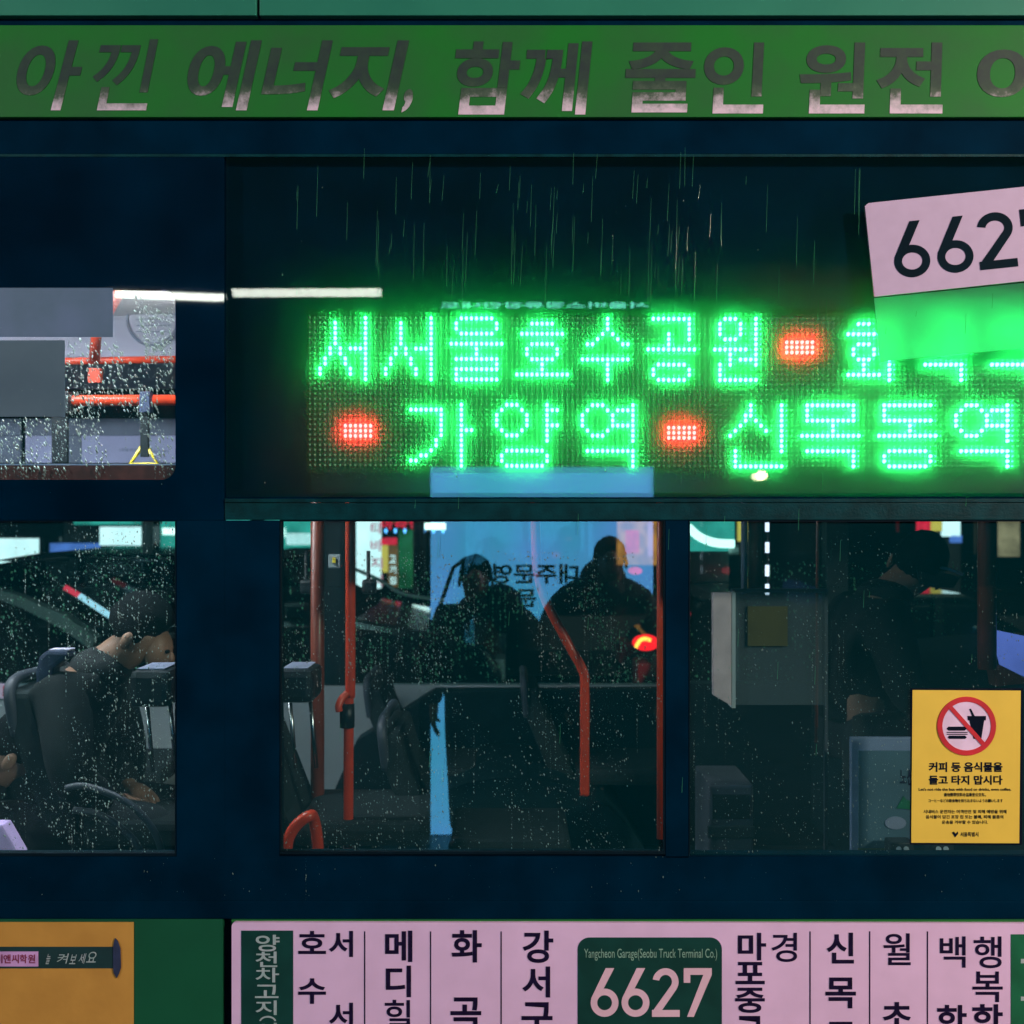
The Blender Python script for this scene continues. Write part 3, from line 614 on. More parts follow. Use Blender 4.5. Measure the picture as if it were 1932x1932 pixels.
seat("seat across the aisle behind the bent orange pole", vp(800,0,1.9).x, 2.0, .36, .40)
seat("seat across the aisle right of the wheel housing", vp(1090,0,1.9).x, 2.0, .36, .40)
seat("seat across the aisle in the left window", vp(150,0,1.9).x, 2.0, .36, .40)
# padded head rests on stalks (dark, close to the glass)
for (u0, u1, v0, v1, lab) in ((247, 322, 1264, 1334, "dark brown rounded headrest near the pillar in the left window"), (522, 592, 1263, 1326, "black rounded headrest at the left edge of the middle window")):
    t = thing("headrest", lab, "headrest", vp((u0+u1)/2, v1+200, .32), "dark headrests near the glass")
    a = vp(u0, v0, .3); b = vp(u1, v1, .3)
    MB().box(a.x, b.x, .28, .46, b.z, a.z).build("headrest_pad", M['black_plastic'], t, bevel=.022)
    MB().box(a.x+.02, b.x-.02, .30, .44, a.z+.0005, a.z+.004).build("headrest_piping", M['poster_grey'], t)
    for dx in (.025, b.x-a.x-.025): MB().tube([(a.x+dx, .37, b.z+.01), (a.x+dx+.02, .37, b.z-.22)], .007, 8).build("headrest_stalk", M['steel'], t, smooth=True)
# bent armrest tubes of the left seats
for pts, lab in ((((124,1487),(165,1484),(238,1513),(286,1561),(306,1614),(312,1700)), "upper curved dark armrest tube in the left window"), (((139,1528),(187,1537),(235,1568),(266,1610),(280,1700)), "lower curved dark armrest tube in the left window")):
    tag(MB().tube(spline([vp(u, v, .22) for u, v in pts]), L(6.5,.2), 12).build("armrest", M['seat_grey'], None, smooth=True), lab, "armrest", "curved armrest tubes")
t = thing("seat_grip", "blue rounded seat side grip behind the bowed passenger", "seat grip", vp(90, 1366, .45))
MB().uprism([(66,1270),(72,1240),(86,1228),(126,1228),(131,1240),(112,1252),(98,1262),(96,1320),(104,1362),(92,1366),(78,1352),(68,1318)], .40, .47).build("grip_shell", M['seat_blue'], t, bevel=.012)
MB().ub(92, 1225.5, 130, 1228, .41, .46).build("grip_edge", M['duct_grey'], t)
tag(MB().ub(-20, 1290, 20, 1318, 2.345, 2.358).build("wall_notice", M['sign_white'], None), "small white and red notice on the far wall, left window", "notice")
nt_ = bpy.data.objects["wall_notice"]
MB().uprism([(6,1294),(10,1294),(12,1314),(5,1314)], 2.34, 2.344).build("red_figure", M['sign_red'], nt_)
# driver side: partition, ticket box, framed poster
t = thing("partition", "smoky acrylic partition with a mustard square notice in the right window", "partition", vp(1470, 1500, .6))
MB().ub(1380, 1118, 1562, 1330, .55, .56).build("acrylic_sheet", M['acrylic'], t)
MB().ub(1380, 1111, 1562, 1118, .545, .565).build("top_rail", M['seat_grey'], t, bevel=.002)
MB().ub(1411, 1144, 1486, 1219, .54, .549).build("mustard_notice", mat("mustard", (.075,.062,.02), .7, 1.2), t)
MB().ub(1556, 1119, 1562, 1620, .551, .566).build("side_post", M['seat_grey'], t)
t = thing("card_reader_column", "narrow pinkish white column behind the left edge of the right window", "column", vp(1365, 1500, .5))
MB().uprism([(1345,1118),(1380,1118),(1380,1332),(1346,1312)], .50, .53).build("column_face", mat("pink_white", (.50,.38,.40), .5, var=.12, scale=14), t, bevel=.003)
MB().ub(1380.5, 1118, 1388, 1336, .505, .56).build("column_side", M['wall_grey'], t)
t = thing("framed_poster", "framed grey blue poster with olive base behind the warning sticker", "poster", vp(1680, 1618, .4))
MB().ub(1606, 1391.5, 1760, 1640, .40, .42).build("poster_frame", mat("poster_frame", (.17,.21,.34), .5), t, bevel=.003)
MB().ub(1620, 1417, 1760, 1600, .392, .3995).build("poster_sheet", mat("poster_teal", (.05,.10,.14), .6, scale=5), t)
MB().ub(1620, 1600.5, 1760, 1640, .392, .3995).build("poster_base", mat("poster_olive", (.07,.10,.045), .6), t)
text("lettering", "노선안내", (1698, 1450, 1750, 1482), M['ink'], t, Y=.39, off=.02)
MB().uprism([(1692,1525),(1705,1502),(1712,1510),(1730,1512),(1730,1528)], .388, .3915).build("green_leaf_print", M['board_green_bright'], t)
MB().uprism(ring_pts(1690,1553,20,12,16), .388, .3915).build("cloud_print", M['poster_grey'], t)
for i, (u, lab) in enumerate(((1703, "left of two small round knobs under the warning sticker"), (1778, "right of two small round knobs under the warning sticker"))):
    t = thing("control_dial", lab, "dial", vp(u, 1612, .3), "dials under the warning sticker")
    MB().ub(u-22, 1590, u+22, 1640, .30, .36).build("dial_case", M['black_plastic'], t, bevel=.004)
    for k in (-7, 7): MB().tube([vp(u+k, 1602, .285), vp(u+k, 1602, .30)], L(5,.3), 12).build("dial_ring", M['wall_grey'], t)
t = thing("ticket_machine", "dim brownish machine low in the left of the right window", "machine", vp(1380, 1700, .8))
MB().ub(1338, 1481, 1422, 1700, .8, 1.1).build("machine_case", mat("machine", (.05,.05,.07), .6), t, bevel=.01)
MB().ub(1336, 1560, 1424, 1582, .78, .8).build("machine_lip", M['seat_fabric'], t, bevel=.004)
MB().ub(1345, 1500, 1415, 1545, .79, .799).build("machine_screen", M['car_glass'], t)
t = thing("dashboard", "dark dashboard with steering wheel low at the right of the right window", "dashboard", (P(1950,0,.8).x, .8, .9))
MB().prism([(P(1760,0,.6).x,.5),(P(1760,0,.6).x,1.25),(P(1850,0,.6).x,1.36),(P(2200,0,.6).x,1.42),(P(2300,0,.6).x,.5)], .7, 2.1).build("dashboard_body", M['inner_dark'], t, bevel=.03)
t = thing("wall_latch", "left of two small black knobs on the far side behind the poles", "latch", vp(577,1108,1.2), "small black knobs behind the orange poles")
MB().ub(565, 1094, 590, 1121, 1.2, 1.26).build("latch_body", M['black_plastic'], t, bevel=.012)
MB().tube([vp(578,1108,1.26), vp(578,1040,1.3)], .008, 8).build("latch_stem", M['black_plastic'], t)
t = thing("wall_latch", "right of two small black knobs, just right of the bright orange pole", "latch", vp(694,1108,1.2), "small black knobs behind the orange poles")
MB().ub(682, 1094, 708, 1121, 1.2, 1.26).build("latch_body", M['black_plastic'], t, bevel=.012)
MB().tube([vp(695,1108,1.26), vp(695,1040,1.3)], .008, 8).build("latch_stem", M['black_plastic'], t)
# small grey rear mirror plate between the poles
t = thing("mirror_plate", "small pale grey plate between the two left poles of the middle window", "mirror", vp(630,1073,1.0))
MB().ub(619, 1046, 642, 1072, 1.0, 1.02).build("plate", M['wall_grey'], t, bevel=.004)
MB().ub(627, 1052, 633, 1062, .99, .999).build("yellow_mark", M['yellow_handle'], t)

# ================================================================== PEOPLE
def figure(label, J, cloth=None, rad=1.0, hair=True, look=(1,0,0), name="person", top=('coat','coat_dark'), bottom='trousers'):
    """J: joint name -> position; one continuous skinned body, clothes as larger skins over the same joints"""
    j = {k: Vector(v) for k, v in J.items()}
    t = thing(name, label, "person", tuple(min([j['footL'], j['footR']], key=lambda p: p.z)))
    RA = dict(pelvis=.125, waist=.115, chest=.135, neckb=.08, neck=.07, head0=.075, head1=.092, head2=.085, shL=.065, elL=.045, wrL=.028, paL=.03, shR=.065, elR=.045, wrR=.028, paR=.03,
              hipL=.09, knL=.062, anL=.042, footL=.035, hipR=.09, knR=.062, anR=.042, footR=.035)
    E = [('pelvis','waist'),('waist','chest'),('chest','neckb'),('neckb','neck'),('neck','head0'),('head0','head1'),('head1','head2'),
         ('chest','shL'),('shL','elL'),('elL','wrL'),('wrL','paL'),('chest','shR'),('shR','elR'),('elR','wrR'),('wrR','paR'),
         ('pelvis','hipL'),('hipL','knL'),('knL','anL'),('anL','footL'),('pelvis','hipR'),('hipR','knR'),('knR','anR'),('anR','footR')]
    for s in 'LR':      # five unequal curled fingers
        pw = j['pa'+s]; dr = (j['pa'+s]-j['wr'+s]).normalized(); sd = dr.cross(Vector((0,0,1))).normalized() if abs(dr.z) < .9 else Vector((0,1,0)); dn = dr.cross(sd)
        for k, (o, ln) in enumerate(((-.03,.06),(-.01,.075),(.01,.07),(.03,.055),(-.045,.05))):
            a = pw + sd*o + dr*(.02 if k < 4 else -.03); j['f%s%da'%(s,k)] = a; j['f%s%db'%(s,k)] = a + dr*ln*.55 + dn*.012 + (sd*-.012 if k == 4 else sd*0); j['f%s%dc'%(s,k)] = a + dr*ln*.95 + dn*.035 + (sd*-.018 if k == 4 else sd*0)
            for q, r_ in (('a',.011),('b',.0095),('c',.008)): RA['f%s%d%s'%(s,k,q)] = r_
            E += [('pa'+s,'f%s%da'%(s,k)), ('f%s%da'%(s,k),'f%s%db'%(s,k)), ('f%s%db'%(s,k),'f%s%dc'%(s,k))]
    def skin(nm, keys, edges, grow, m):
        idx = {k: i for i, k in enumerate(keys)}; me = bpy.data.meshes.new(nm); me.from_pydata([j[k] for k in keys], [(idx[a], idx[b]) for a, b in edges], [])
        o = bpy.data.objects.new(nm, me); COL.objects.link(o); sk = o.modifiers.new("s", 'SKIN'); sk.use_smooth_shade = True
        for k in keys:
            r = (RA[k]+grow(k))*rad; me.skin_vertices[0].data[idx[k]].radius = (r*(1.28 if k in ('chest','waist','pelvis') else 1), r*(.85 if k in ('chest','waist','pelvis') else 1))
        me.skin_vertices[0].data[0].use_root = True; sb = o.modifiers.new("b", 'SUBSURF'); sb.levels = sb.render_levels = 2
        bpy.context.view_layer.update(); m2 = bpy.data.meshes.new_from_object(o.evaluated_get(bpy.context.evaluated_depsgraph_get()))
        bpy.data.objects.remove(o); return link(nm, m2, m, t, True)
    keys = ['pelvis'] + [k for k in RA if k != 'pelvis']
    skin("body", keys, E, lambda k: 0, M['skin'])
    up = ['pelvis','waist','chest','neckb','shL','elL','wrL','shR','elR','wrR']
    skin(top[0], up, [e for e in E if e[0] in up and e[1] in up], lambda k: .005 if k.startswith('neckb') else (.03 if k[:2] in ('wr','el') else .036), M[top[1]])
    lo = ['pelvis','hipL','knL','anL','hipR','knR','anR']
    skin("trousers", lo, [e for e in E if e[0] in lo and e[1] in lo], lambda k: .016, M[bottom])
    cb = j['neckb']*.75 + j['neck']*.25; MB().ball(tuple(cb), .105, .13, .075, 22, 12).build("collar", M[top[1]], t, smooth=True)
    for s in 'LR': MB().ball(j['foot'+s]+Vector((0,0,.01)), .06, .05, .045).build("shoe", M['black_plastic'], t, smooth=True)
    if hair:
        hd = (j['head1']+j['head2'])/2; lk = Vector(look).normalized(); sd = lk.cross(Vector((0,0,1))).normalized(); upv = (j['head2']-j['head0']).normalized()
        sd = upv.cross(lk).normalized(); fw_ = sd.cross(upv).normalized()
        mb = MB(); mb.ball((0,0,0), .112, .098, .115, 28, 18)
        vs = []
        for (x, y, z) in mb.v:
            k = 1.0 + .03*math.sin(x*190+z*70)*math.cos(y*160)
            if x > .05 and z < .04: k *= .80
            if z < -.05: k *= .86
            vs.append(hd + (fw_*(x-.018) + sd*y + upv*(z+.012))*k*rad)
        mb.v = [tuple(v) for v in vs]; mb.build("hair", M['hair'], t, smooth=True)
        for s in (-1, 1):
            e = hd + sd*s*.096*rad - upv*.035 - fw_*.002; m_ = MB(); m_.ball((0,0,0), .020, .010, .032, 12, 8); m_.v = [tuple(e + fw_*v[0] + sd*v[1] + upv*v[2]) for v in m_.v]; m_.build("ear", M['skin'], t, smooth=True)
        f = MB(); f.ball(tuple(hd + fw_*.075 - upv*.03), .05, .055, .075, 16, 10); f.build("face", M['skin'], t, smooth=True)
        n_ = MB(); n_.ball(tuple(hd + fw_*.128 - upv*.035), .016, .012, .022, 10, 8); n_.build("nose", M['skin'], t, smooth=True)
        for s in (-1, 1): MB().ball(tuple(hd + fw_*.118 + sd*s*.03 - upv*.012), .008, .012, .007, 10, 6).build("eye", M['hair'], t, smooth=True)
        MB().ball(tuple(hd + fw_*.118 - upv*.075), .008, .024, .006, 10, 6).build("mouth", M['red_ink'], t, smooth=True)
    return t
def stand(x, y, h=1.7, z0=0.15, raise_=False, facing=1):
    k = h/1.72; q = lambda dx, dy, z: (x+dx*k, y+dy*k, z0+z*k)
    J = dict(pelvis=q(0,0,.95), waist=q(0,0,1.12), chest=q(0,.0,1.32), neckb=q(0,0,1.45), neck=q(0,.01,1.51), head0=q(0,.02,1.56), head1=q(0,.03,1.63), head2=q(0,.02,1.68),
        shL=q(-.19,0,1.40), shR=q(.19,0,1.40), hipL=q(-.1,0,.9), knL=q(-.1,.02,.5), anL=q(-.1,0,.09), footL=q(-.1,.1,.04), hipR=q(.1,0,.9), knR=q(.1,.02,.5), anR=q(.1,0,.09), footR=q(.1,.1,.04))
    if raise_: J.update(elR=q(.26,.12,1.58), wrR=q(.14,.16,1.78), paR=q(.10,.17,1.85), elL=q(-.24,.08,1.14), wrL=q(-.2,.2,1.0), paL=q(-.19,.24,.95))
    else: J.update(elL=q(-.27,-.02,1.12), wrL=q(-.25,.05,.87), paL=q(-.25,.07,.79), elR=q(.27,-.02,1.12), wrR=q(.25,.05,.87), paR=q(.25,.07,.79))
    return J
def sit(x, y, z, s=1, bow=0.3, lean=0.0):
    "seated, facing +x; z = seat top; bow drops the head forward"
    q = lambda dx, dy, dz: (x+dx*s, y+dy, z+dz)
    return dict(pelvis=q(0,0,.10), waist=q(.0+lean*.3,0,.27), chest=q(.05+lean,0,.46), neckb=q(.09+lean,0,.58), neck=q(.13+lean+bow*.06,0,.63), head0=q(.17+lean+bow*.12,0,.66), head1=q(.20+lean+bow*.18,0,.71-bow*.05), head2=q(.21+lean+bow*.16,0,.76-bow*.05),
        shL=q(.05+lean,-.18,.53), elL=q(.10+lean,-.25,.27), wrL=q(.26,-.10,.16), paL=q(.32,-.05,.15), shR=q(.05+lean,.18,.53), elR=q(.10+lean,.25,.27), wrR=q(.26,.10,.16), paR=q(.32,.05,.15),
        hipL=q(.05,-.1,.08), knL=q(.45,-.12,.10), anL=q(.45,-.12,-.34), footL=q(.54,-.12,-.38), hipR=q(.05,.1,.08), knR=q(.45,.12,.10), anR=q(.45,.12,-.34), footR=q(.54,.12,-.38))
hp = vp(278, 1190, .62)
figure("passenger with short black hair and dark coat bowing the head over a phone, left window", sit(hp.x-.36, .62, hp.z-.72, 1, .26, .10), look=(1,-.1,-.45))
hp = vp(14, 1440, .5)
figure("passenger in dark jacket slumped low in the bottom left corner", sit(hp.x-.2, .5, hp.z-.66, 1, .4), look=(1,0,-.3), top=('coat','coat_grey'))
tag(MB().uprism([(-60,1555),(4,1556),(36,1612),(40,1660),(-60,1660)], .24, .30).build("shopping_bag", M['lilac_bag'], None, bevel=.008), "lilac bag at the bottom left corner of the left window", "bag")
hp = vp(1735, 1055, 1.0)
figure("driver in dark coat sitting behind the warning sticker in the right window", sit(hp.x-.24, 1.0, hp.z-.74, 1, .2), look=(.5,1,-.2))

# ================================================================== STREET BEYOND THE BUS
struct(MB().box(-60, 60, -25, 60, -.30, -.02).build("ground", M['asphalt']))
struct(MB().box(-60, 60, -25, -.55, -.015, .03).build("pavement", M['paving'], bevel=0))
struct(MB().box(-60, 60, -.545, -.40, -.015, .045).build("kerb", M['concrete']))
struct(MB().box(-60, 60, 9.2, 30, -.015, .12).build("far_pavement", M['paving']))
YS = 11.0
bd = thing("shop_building", "dark shop row across the street beyond the bus", "building", (0, YS+.5, .12))
MB().box(-22, 22, YS+.4, YS+8, .12, 9).build("facade_wall", M['facade'], bd)
for i in range(14):
    xa = -20+i*2.9
    wnd = MB().box(xa, xa+2.3, YS+.33, YS+.39, .6, 2.6).build("shop_window", M['car_glass'], bd)
    MB().box(xa-.05, xa+2.35, YS+.28, YS+.39, 2.62, 2.68).build("window_head", M['concrete'], wnd)
    MB().box(xa+.2, xa+2.1, YS+.34, YS+.39, 4.2, 5.6).build("upper_window", M['car_glass'], bd)
def lit_sign(label, boxes, Y=YS, name="lit_sign", cat="shop sign", group=None, extra=None):
    u0 = min(b[0] for b in boxes); t = thing(name, label, cat, vp((boxes[0][0]+boxes[0][2])/2, boxes[0][3], Y), group)
    for (a, b, c, dd, m) in boxes: MB().ub(a, b, c, dd, Y-.06, Y-.002).build("light_panel", m, t)
    cs_ = MB(); a, b, c, dd = boxes[0][:4]; cs_.ub(a-2, b-2, c+2, dd+2, Y, Y+.12); cs_.build("sign_box", M['inner_dark'], t)
    return t
E_white = emit("sign_glow_white", (.80,.86,.95), 2.3, .15, 3); E_teal = emit("sign_glow_teal", (.08,.62,.55), 1.0, .4, 4); E_blue = emit("sign_glow_blue", (.18,.30,1.0), 1.1, .3, 5)
E_red = emit("sign_glow_red", (1,.02,.06), 1.7, .3, 14); E_yel = emit("sign_glow_yellow", (1,.62,.12), 1.2); E_or = emit("sign_glow_orange", (.9,.28,.06), 1.1, .5, 6); E_hot = emit("lamp_glow_white", (1,1,1), 4.0)
E_pink = emit("sign_glow_pink", (.95,.35,.48), 1.1); E_dg = emit("sign_glow_green", (.03,.22,.09), 1.0, .6, 4); E_bd = emit("led_blue", (.15,.4,1.0), 5.0)
lit_sign("white lit shop sign at the far left beyond the left window", [(-40,1016,70,1083,E_white)])
lit_sign("narrow blue lit sign right of the white one", [(94,1025,186,1042,E_blue)])
lit_sign("teal lit shopfront at the top middle of the left window", [(139,975,266,990,E_teal),(188,994,266,1029,E_white)])
lit_sign("bright white lamp box beside the pillar in the left window", [(303,975,470,1034,E_teal),(306,996,345,1009,E_hot)])
lit_sign("white teal shopfront at the left edge of the middle window", [(500,970,592,1033,E_teal),(540,1006,588,1028,E_white),(500,996,540,1014,E_hot)])
t = lit_sign("tall white sign with pink Korean letters beyond the orange pole", [(672,960,718.5,1110,E_white)])
for i, ch in enumerate("타바지니"): text("sign_character", ch, (699, 986+33*i, 722, 1007+33*i), E_pink, t, Y=YS-.075, off=.03)
t = lit_sign("red lettered sign over a row of blue lamps, middle window", [(719,975,770,985,E_dg)])
for i, ch in enumerate("마라탕"): text("sign_character", ch, (719+27*i, 977, 742+27*i, 999), E_red, t, Y=YS-.075, off=.05)
for k in range(7):
    _w = ("first, under the red letters", "second from the left", "third from the left", "middle one", "third from the right", "second from the right", "last, under the white lamps")[k]
    p = vp(728+18*k, 1001.5, YS-.3); tag(MB().ball(p, .016, .02, .03, 8, 6).build("blue_lamp", E_bd, None, smooth=True), "small blue lamp in the row of seven, " + _w, "lamp", "blue lamps in a row")
lit_sign("short red lit bar under the blue lamps", [(719,1015,748,1028,E_red)])
lit_sign("narrow yellow lit panel under the red bar", [(719.5,1029,731,1080,E_yel)])
t = lit_sign("orange brown vertical sign beside the yellow panel", [(732,1029,750,1108,emit("sign_glow_brown", (.30,.13,.05), 1.0, .3, 12))])
for i in range(3): text("sign_character", "고기집"[i], (735, 1048+20*i, 747, 1062+20*i), E_white, t, Y=YS-.075, off=.02)
lit_sign("row of white ceiling lamps above the middle window shops", [(786,987,840,999,E_hot)])
lit_sign("dim green shopfront behind the middle window", [(752,1000,800,1110,E_dg),(776,1010,800,1105,emit("sign_glow_leaf", (.05,.30,.07), .7, .6, 5))])
lit_sign("orange and red shop sign at the top right of the middle window", [(1165,960,1262,1066,E_or),(1180,1000,1206,1044,E_red)])
lit_sign("pale shopfront panel right of the orange sign", [(1222,985,1232,1050,E_pink)])
t = lit_sign("stack of red, yellow and white lit strips at the top of the right window", [(1732,975,1756,1006,E_red),(1757,975,1778,1002,E_yel),(1779,975,1812,1012,E_white),(1795,1010,1815,1024,E_blue)])
lit_sign("yellow lit strip at the left of the right window", [(1393,960,1410,1021,E_yel)])
lit_sign("peach lit awning at the right end of the right window", [(1886,975,1924,1050,emit("sign_glow_peach", (.62,.40,.25), .9, .5, 5))])
# lamp posts
for u, m, lab in ((278, M['wall_grey'], "grey lamp post in the left window"), (790, M['inner_dark'], "dark lamp post in the middle window")):
    t = thing("lamp_post", lab, "lamp post", (vp(u,0,9.5).x, 9.5, .12), "lamp posts across the street")
    x = vp(u,0,9.5).x; MB().tube([(x,9.5,.12),(x,9.5,6)], .07, 10).build("post", m, t, smooth=True); MB().box(x-.5, x+.1, 9.4, 9.6, 6.0, 6.1).build("lamp_head", M['inner_dark'], t)
# cars
def car(label, x, y, ln, hood, roofh, beltz, m, taily=None, flip=1, roofw=1.0, group="cars passing beyond the bus"):
    t = thing("parked_car", label, "car", (x, y, 0), group); s = flip
    X = lambda k: x + s*k
    h = ln/2
    body = [(X(-h),.32),(X(-h-.02),beltz-.25),(X(-h+.12),beltz),(X(hood[0]),beltz),(X(h-.12),beltz-.16),(X(h),beltz-.35),(X(h-.02),.3),(X(h-.6),.22),(X(-h+.6),.22)]
    MB().prism(body, y-.88, y+.88).build("body", m, t, bevel=.05)
    gh = [(X(-h+.15),beltz+.002),(X(-h+.42),roofh-.06),(X(-h+.75),roofh),(X(hood[1]),roofh-.01),(X(hood[0]+.02),beltz+.002)]
    MB().prism(gh, y-.74, y+.74).build("cabin_glass", M['car_glass'], t, bevel=.04)
    MB().prism([(X(-h+.42),roofh-.035),(X(-h+.75),roofh+.02),(X(hood[1]),roofh+.01),(X(hood[1]+.1),roofh-.045)], y-.76, y+.76).build("roof", m, t, bevel=.02)
    for k in (-.95, .1): MB().box(X(k)-.03, X(k)+.03, y-.79, y-.745, beltz, roofh-.02).build("pillar", m, t)
    for sx in (-h+.85, h-.85):
        for yy in (y-.80, y+.80):
            w_ = MB().tube([(X(sx),yy-.1,.32),(X(sx),yy+.1,.32)], .32, 20).build("wheel", M['tyre'], t)
            MB().tube([(X(sx),yy-.11,.32),(X(sx),yy+.11,.32)], .19, 14).build("rim", M['steel'], w_)
    for yy in (y-.62, y+.62):
        MB().box(X(h)-.05, X(h)+.02, yy-.15, yy+.15, beltz-.42, beltz-.28).build("headlight", M['wall_grey'], t, bevel=.01)
        MB().box(X(-h)-.03, X(-h)+.06, yy-.16, yy+.16, beltz-.28, beltz-.1).build("taillight", taily or M['sign_red'], t, bevel=.015)
    MB().box(X(-.3)-.09, X(-.3)+.09, y-.91, y-.875, beltz-.12, beltz-.09).build("door_handle", M['steel'], t)
    MB().box(X(hood[0]-.35)-.09, X(hood[0]-.35)+.08, y-1.02, y-.89, beltz+.0, beltz+.13).build("side_mirror", m, t, bevel=.03)
    return t
f43 = vp(0,0,4.3)
c1x = (vp(80,0,4.2).x + vp(900,0,4.2).x)/2
car("tall black car beyond the left and middle windows with a bright line on its bonnet", c1x-.3, 4.95, 3.9, (.95, .25), 1.70, 1.28, M['car_black'])
# highlight along the bonnet, built as a bright strip
tg = bpy.data.objects["parked_car"]
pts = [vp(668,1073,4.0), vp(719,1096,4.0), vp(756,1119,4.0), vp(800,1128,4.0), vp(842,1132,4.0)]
MB().tube(spline(pts), .012, 8).build("highlight_strip", mat("bright_highlight", (.9,.95,.95), .25, metal=.3), tg, smooth=True)
tr_ = thing("light_streak", "slanting red, white and blue reflection streak built as glowing tubes beyond the bowed passenger", "light streak", vp(160,1140,3.8))  # reflected streak of light, given its own glow
MB().tube([vp(122,1108,3.8), vp(150,1124,3.8)], .018, 8).build("red_end", emit("bar_red", (1,.05,.1), 1.5), tr_)
MB().tube([vp(150,1124,3.8), vp(214,1166,3.8)], .02, 8).build("white_streak", emit("bar_white", (.55,.75,1), 1.6), tr_)
MB().tube([vp(214,1166,3.8), vp(219,1172,3.8)], .018, 8).build("red_end", emit("bar_red2", (1,.03,.08), 1.5), tr_)
tag(MB().uprism([(-10,1112),(30,1122),(120,1160),(182,1204),(172,1228),(120,1190),(40,1148),(-10,1130)], 3.3, 3.4).build("car_pillar", M['concrete'], None, bevel=.01), "grey slanting windscreen pillar of a car beyond the left window", "car pillar")  # windscreen pillar of a passing car, built as a separate slab
tl = emit("tail_lamp", (1,.03,.02), 5.0)
car("dark car with a glowing red tail light at the right of the middle window", vp(1212,0,4.3).x+1.95, 5.1, 3.9, (.9,.3), 1.42, 1.05, M['car_black'])
tg = bpy.data.objects["parked_car.001"]
lamp = MB(); lamp.tube(spline([vp(1200,1222,4.05), vp(1206,1210,4.05), vp(1216,1205,4.05), vp(1228,1208,4.05)]), .013, 8)
lamp.build("lit_tail_lamp", emit("tail_lamp_hot", (1,.35,.05), 5.0), tg, smooth=True)
MB().uprism(ring_pts(1219, 1213, 25, 15, 24), 4.08, 4.12).build("tail_lamp_lens", emit("tail_lamp_lens", (1,.008,.014), 3.2), tg)
tag(MB().uprism(ring_pts(1199,1077,13,7,16), 6, 6.05).build("brake_lamp", E_red, None), "small oval red lamp above the tail light", "lamp")
# silver van beyond the right window
t = thing("parked_van", "silver van with a dark window beyond the left edge of the right window", "van", (vp(1300,0,4.0).x, 4.9, 0))
vx0, vx1 = vp(1180,0,4).x+.7, vp(1389,0,4).x
MB().box(vx0, vx1, 4.0, 5.8, .35, 1.78).build("body", M['car_silver'], t, bevel=.05)
MB().box(vx0+.1, vx1-.05, 3.985, 3.998, 1.48, 1.72).build("side_window", M['car_glass'], t)
MB().tube(spline([vp(1298,994,3.97), vp(1320,1013,3.97), vp(1350,1024,3.97), vp(1385,1026,3.97)]), .028, 8).build("bright_curve", emit("van_curve_glow", (.75,1,.95), 3), t, smooth=True)  # bright curve of reflected lights, built as a glowing tube
MB().ub(1298, 980, 1386, 1040, 4.02, 4.05).build("lit_panel", E_teal, t)  # teal reflected light, built as a glowing panel
MB().ub(1290, 1098, 1388, 1101, 3.99, 4.0).build("trim_line", M['black_plastic'], t)
for sx in (vx0+.4, vx1-.3): MB().tube([(sx,4.0,.33),(sx,4.2,.33)], .33, 20).build("wheel", M['tyre'], t)
# highlights on a chrome post, built as glowing white segments
t = thing("highlight_post", "slim post with a broken column of white highlights in the right window", "light post", vp(1448,1130,1.6))
MB().tube([vp(1449,700,1.62), vp(1449,1126,1.62)], .006, 8).build("post", M['steel'], t)
for v0, v1 in ((986,1003),(1023,1043),(1066,1087),(1102,1122)): MB().tube([vp(1447.5,v0,1.6), vp(1447.5,v1,1.6)], .009, 8).build("white_highlight", emit("post_highlight", (.75,.78,1), 2.2), t)
t = thing("dash_mirror", "pale curved rim of the mirror below the coloured lights, right window", "mirror", vp(1775,1090,.9))
MB().tube(spline([vp(1728,1068,.9), vp(1755,1068,.9), vp(1790,1074,.9), vp(1817,1084,.9)]), .006, 8).build("mirror_rim", M['duct_grey'], t, smooth=True)
MB().uprism([(1730,1072),(1760,1072),(1815,1086),(1800,1110),(1740,1105)], .9, .93).build("mirror_shell", M['black_plastic'], t, bevel=.006)
t = tag(MB().uprism([(1884,1190),(1932,1200),(2020,1230),(2020,1290),(1932,1276),(1890,1255),(1882,1225)], .86, .88).build("driver_screen", emit("screen_blue", (.14,.20,.72), .9, .25, 6), None), "glowing blue screen at the right edge above the red brown cover", "screen")
tag(MB().uprism([(1874,1262),(1890,1256),(1932,1278),(2000,1292),(2000,1310),(1880,1300)], .8, .86).build("screen_cover", M['red_strip'], None, bevel=.005), "red brown cover under the blue screen", "cover")

# ================================================================== BEHIND THE CAMERA: what the glass reflects and what lights the bus
def mirror(u, v, Yv): q = P(u, v, Yv); return Vector((q.x, -Yv, q.z))
YV = 3.42
t = thing("billboard", "tall backlit blue bus stop billboard on the pavement behind the viewer", "billboard", (mirror(1020,1600,YV).x, -YV, .13))
a = mirror(812, 881, YV); b = mirror(1233, 1600, YV)
MB().box(a.x, b.x, -YV-.004, -YV, .035, a.z).build("lit_face", emit("billboard_blue", (.12,.42,.95), 4.6, col2=(.05,.46,.66), scale=1.1), t)
MB().box(a.x-.07, b.x+.07, -YV-.16, -YV-.006, .03, a.z+.012).build("case", M['black_plastic'], t)
MB().box(a.x-.07, b.x+.07, -YV-.16, -YV-.006, mirror(0,590,YV).z, mirror(0,560,YV).z).build("header_box", M['black_plastic'], t)
for _x in (a.x-.05, b.x+.05): MB().box(_x-.02, _x+.02, -YV-.12, -YV-.06, a.z+.012, mirror(0,590,YV).z).build("header_post", M['black_plastic'], t)
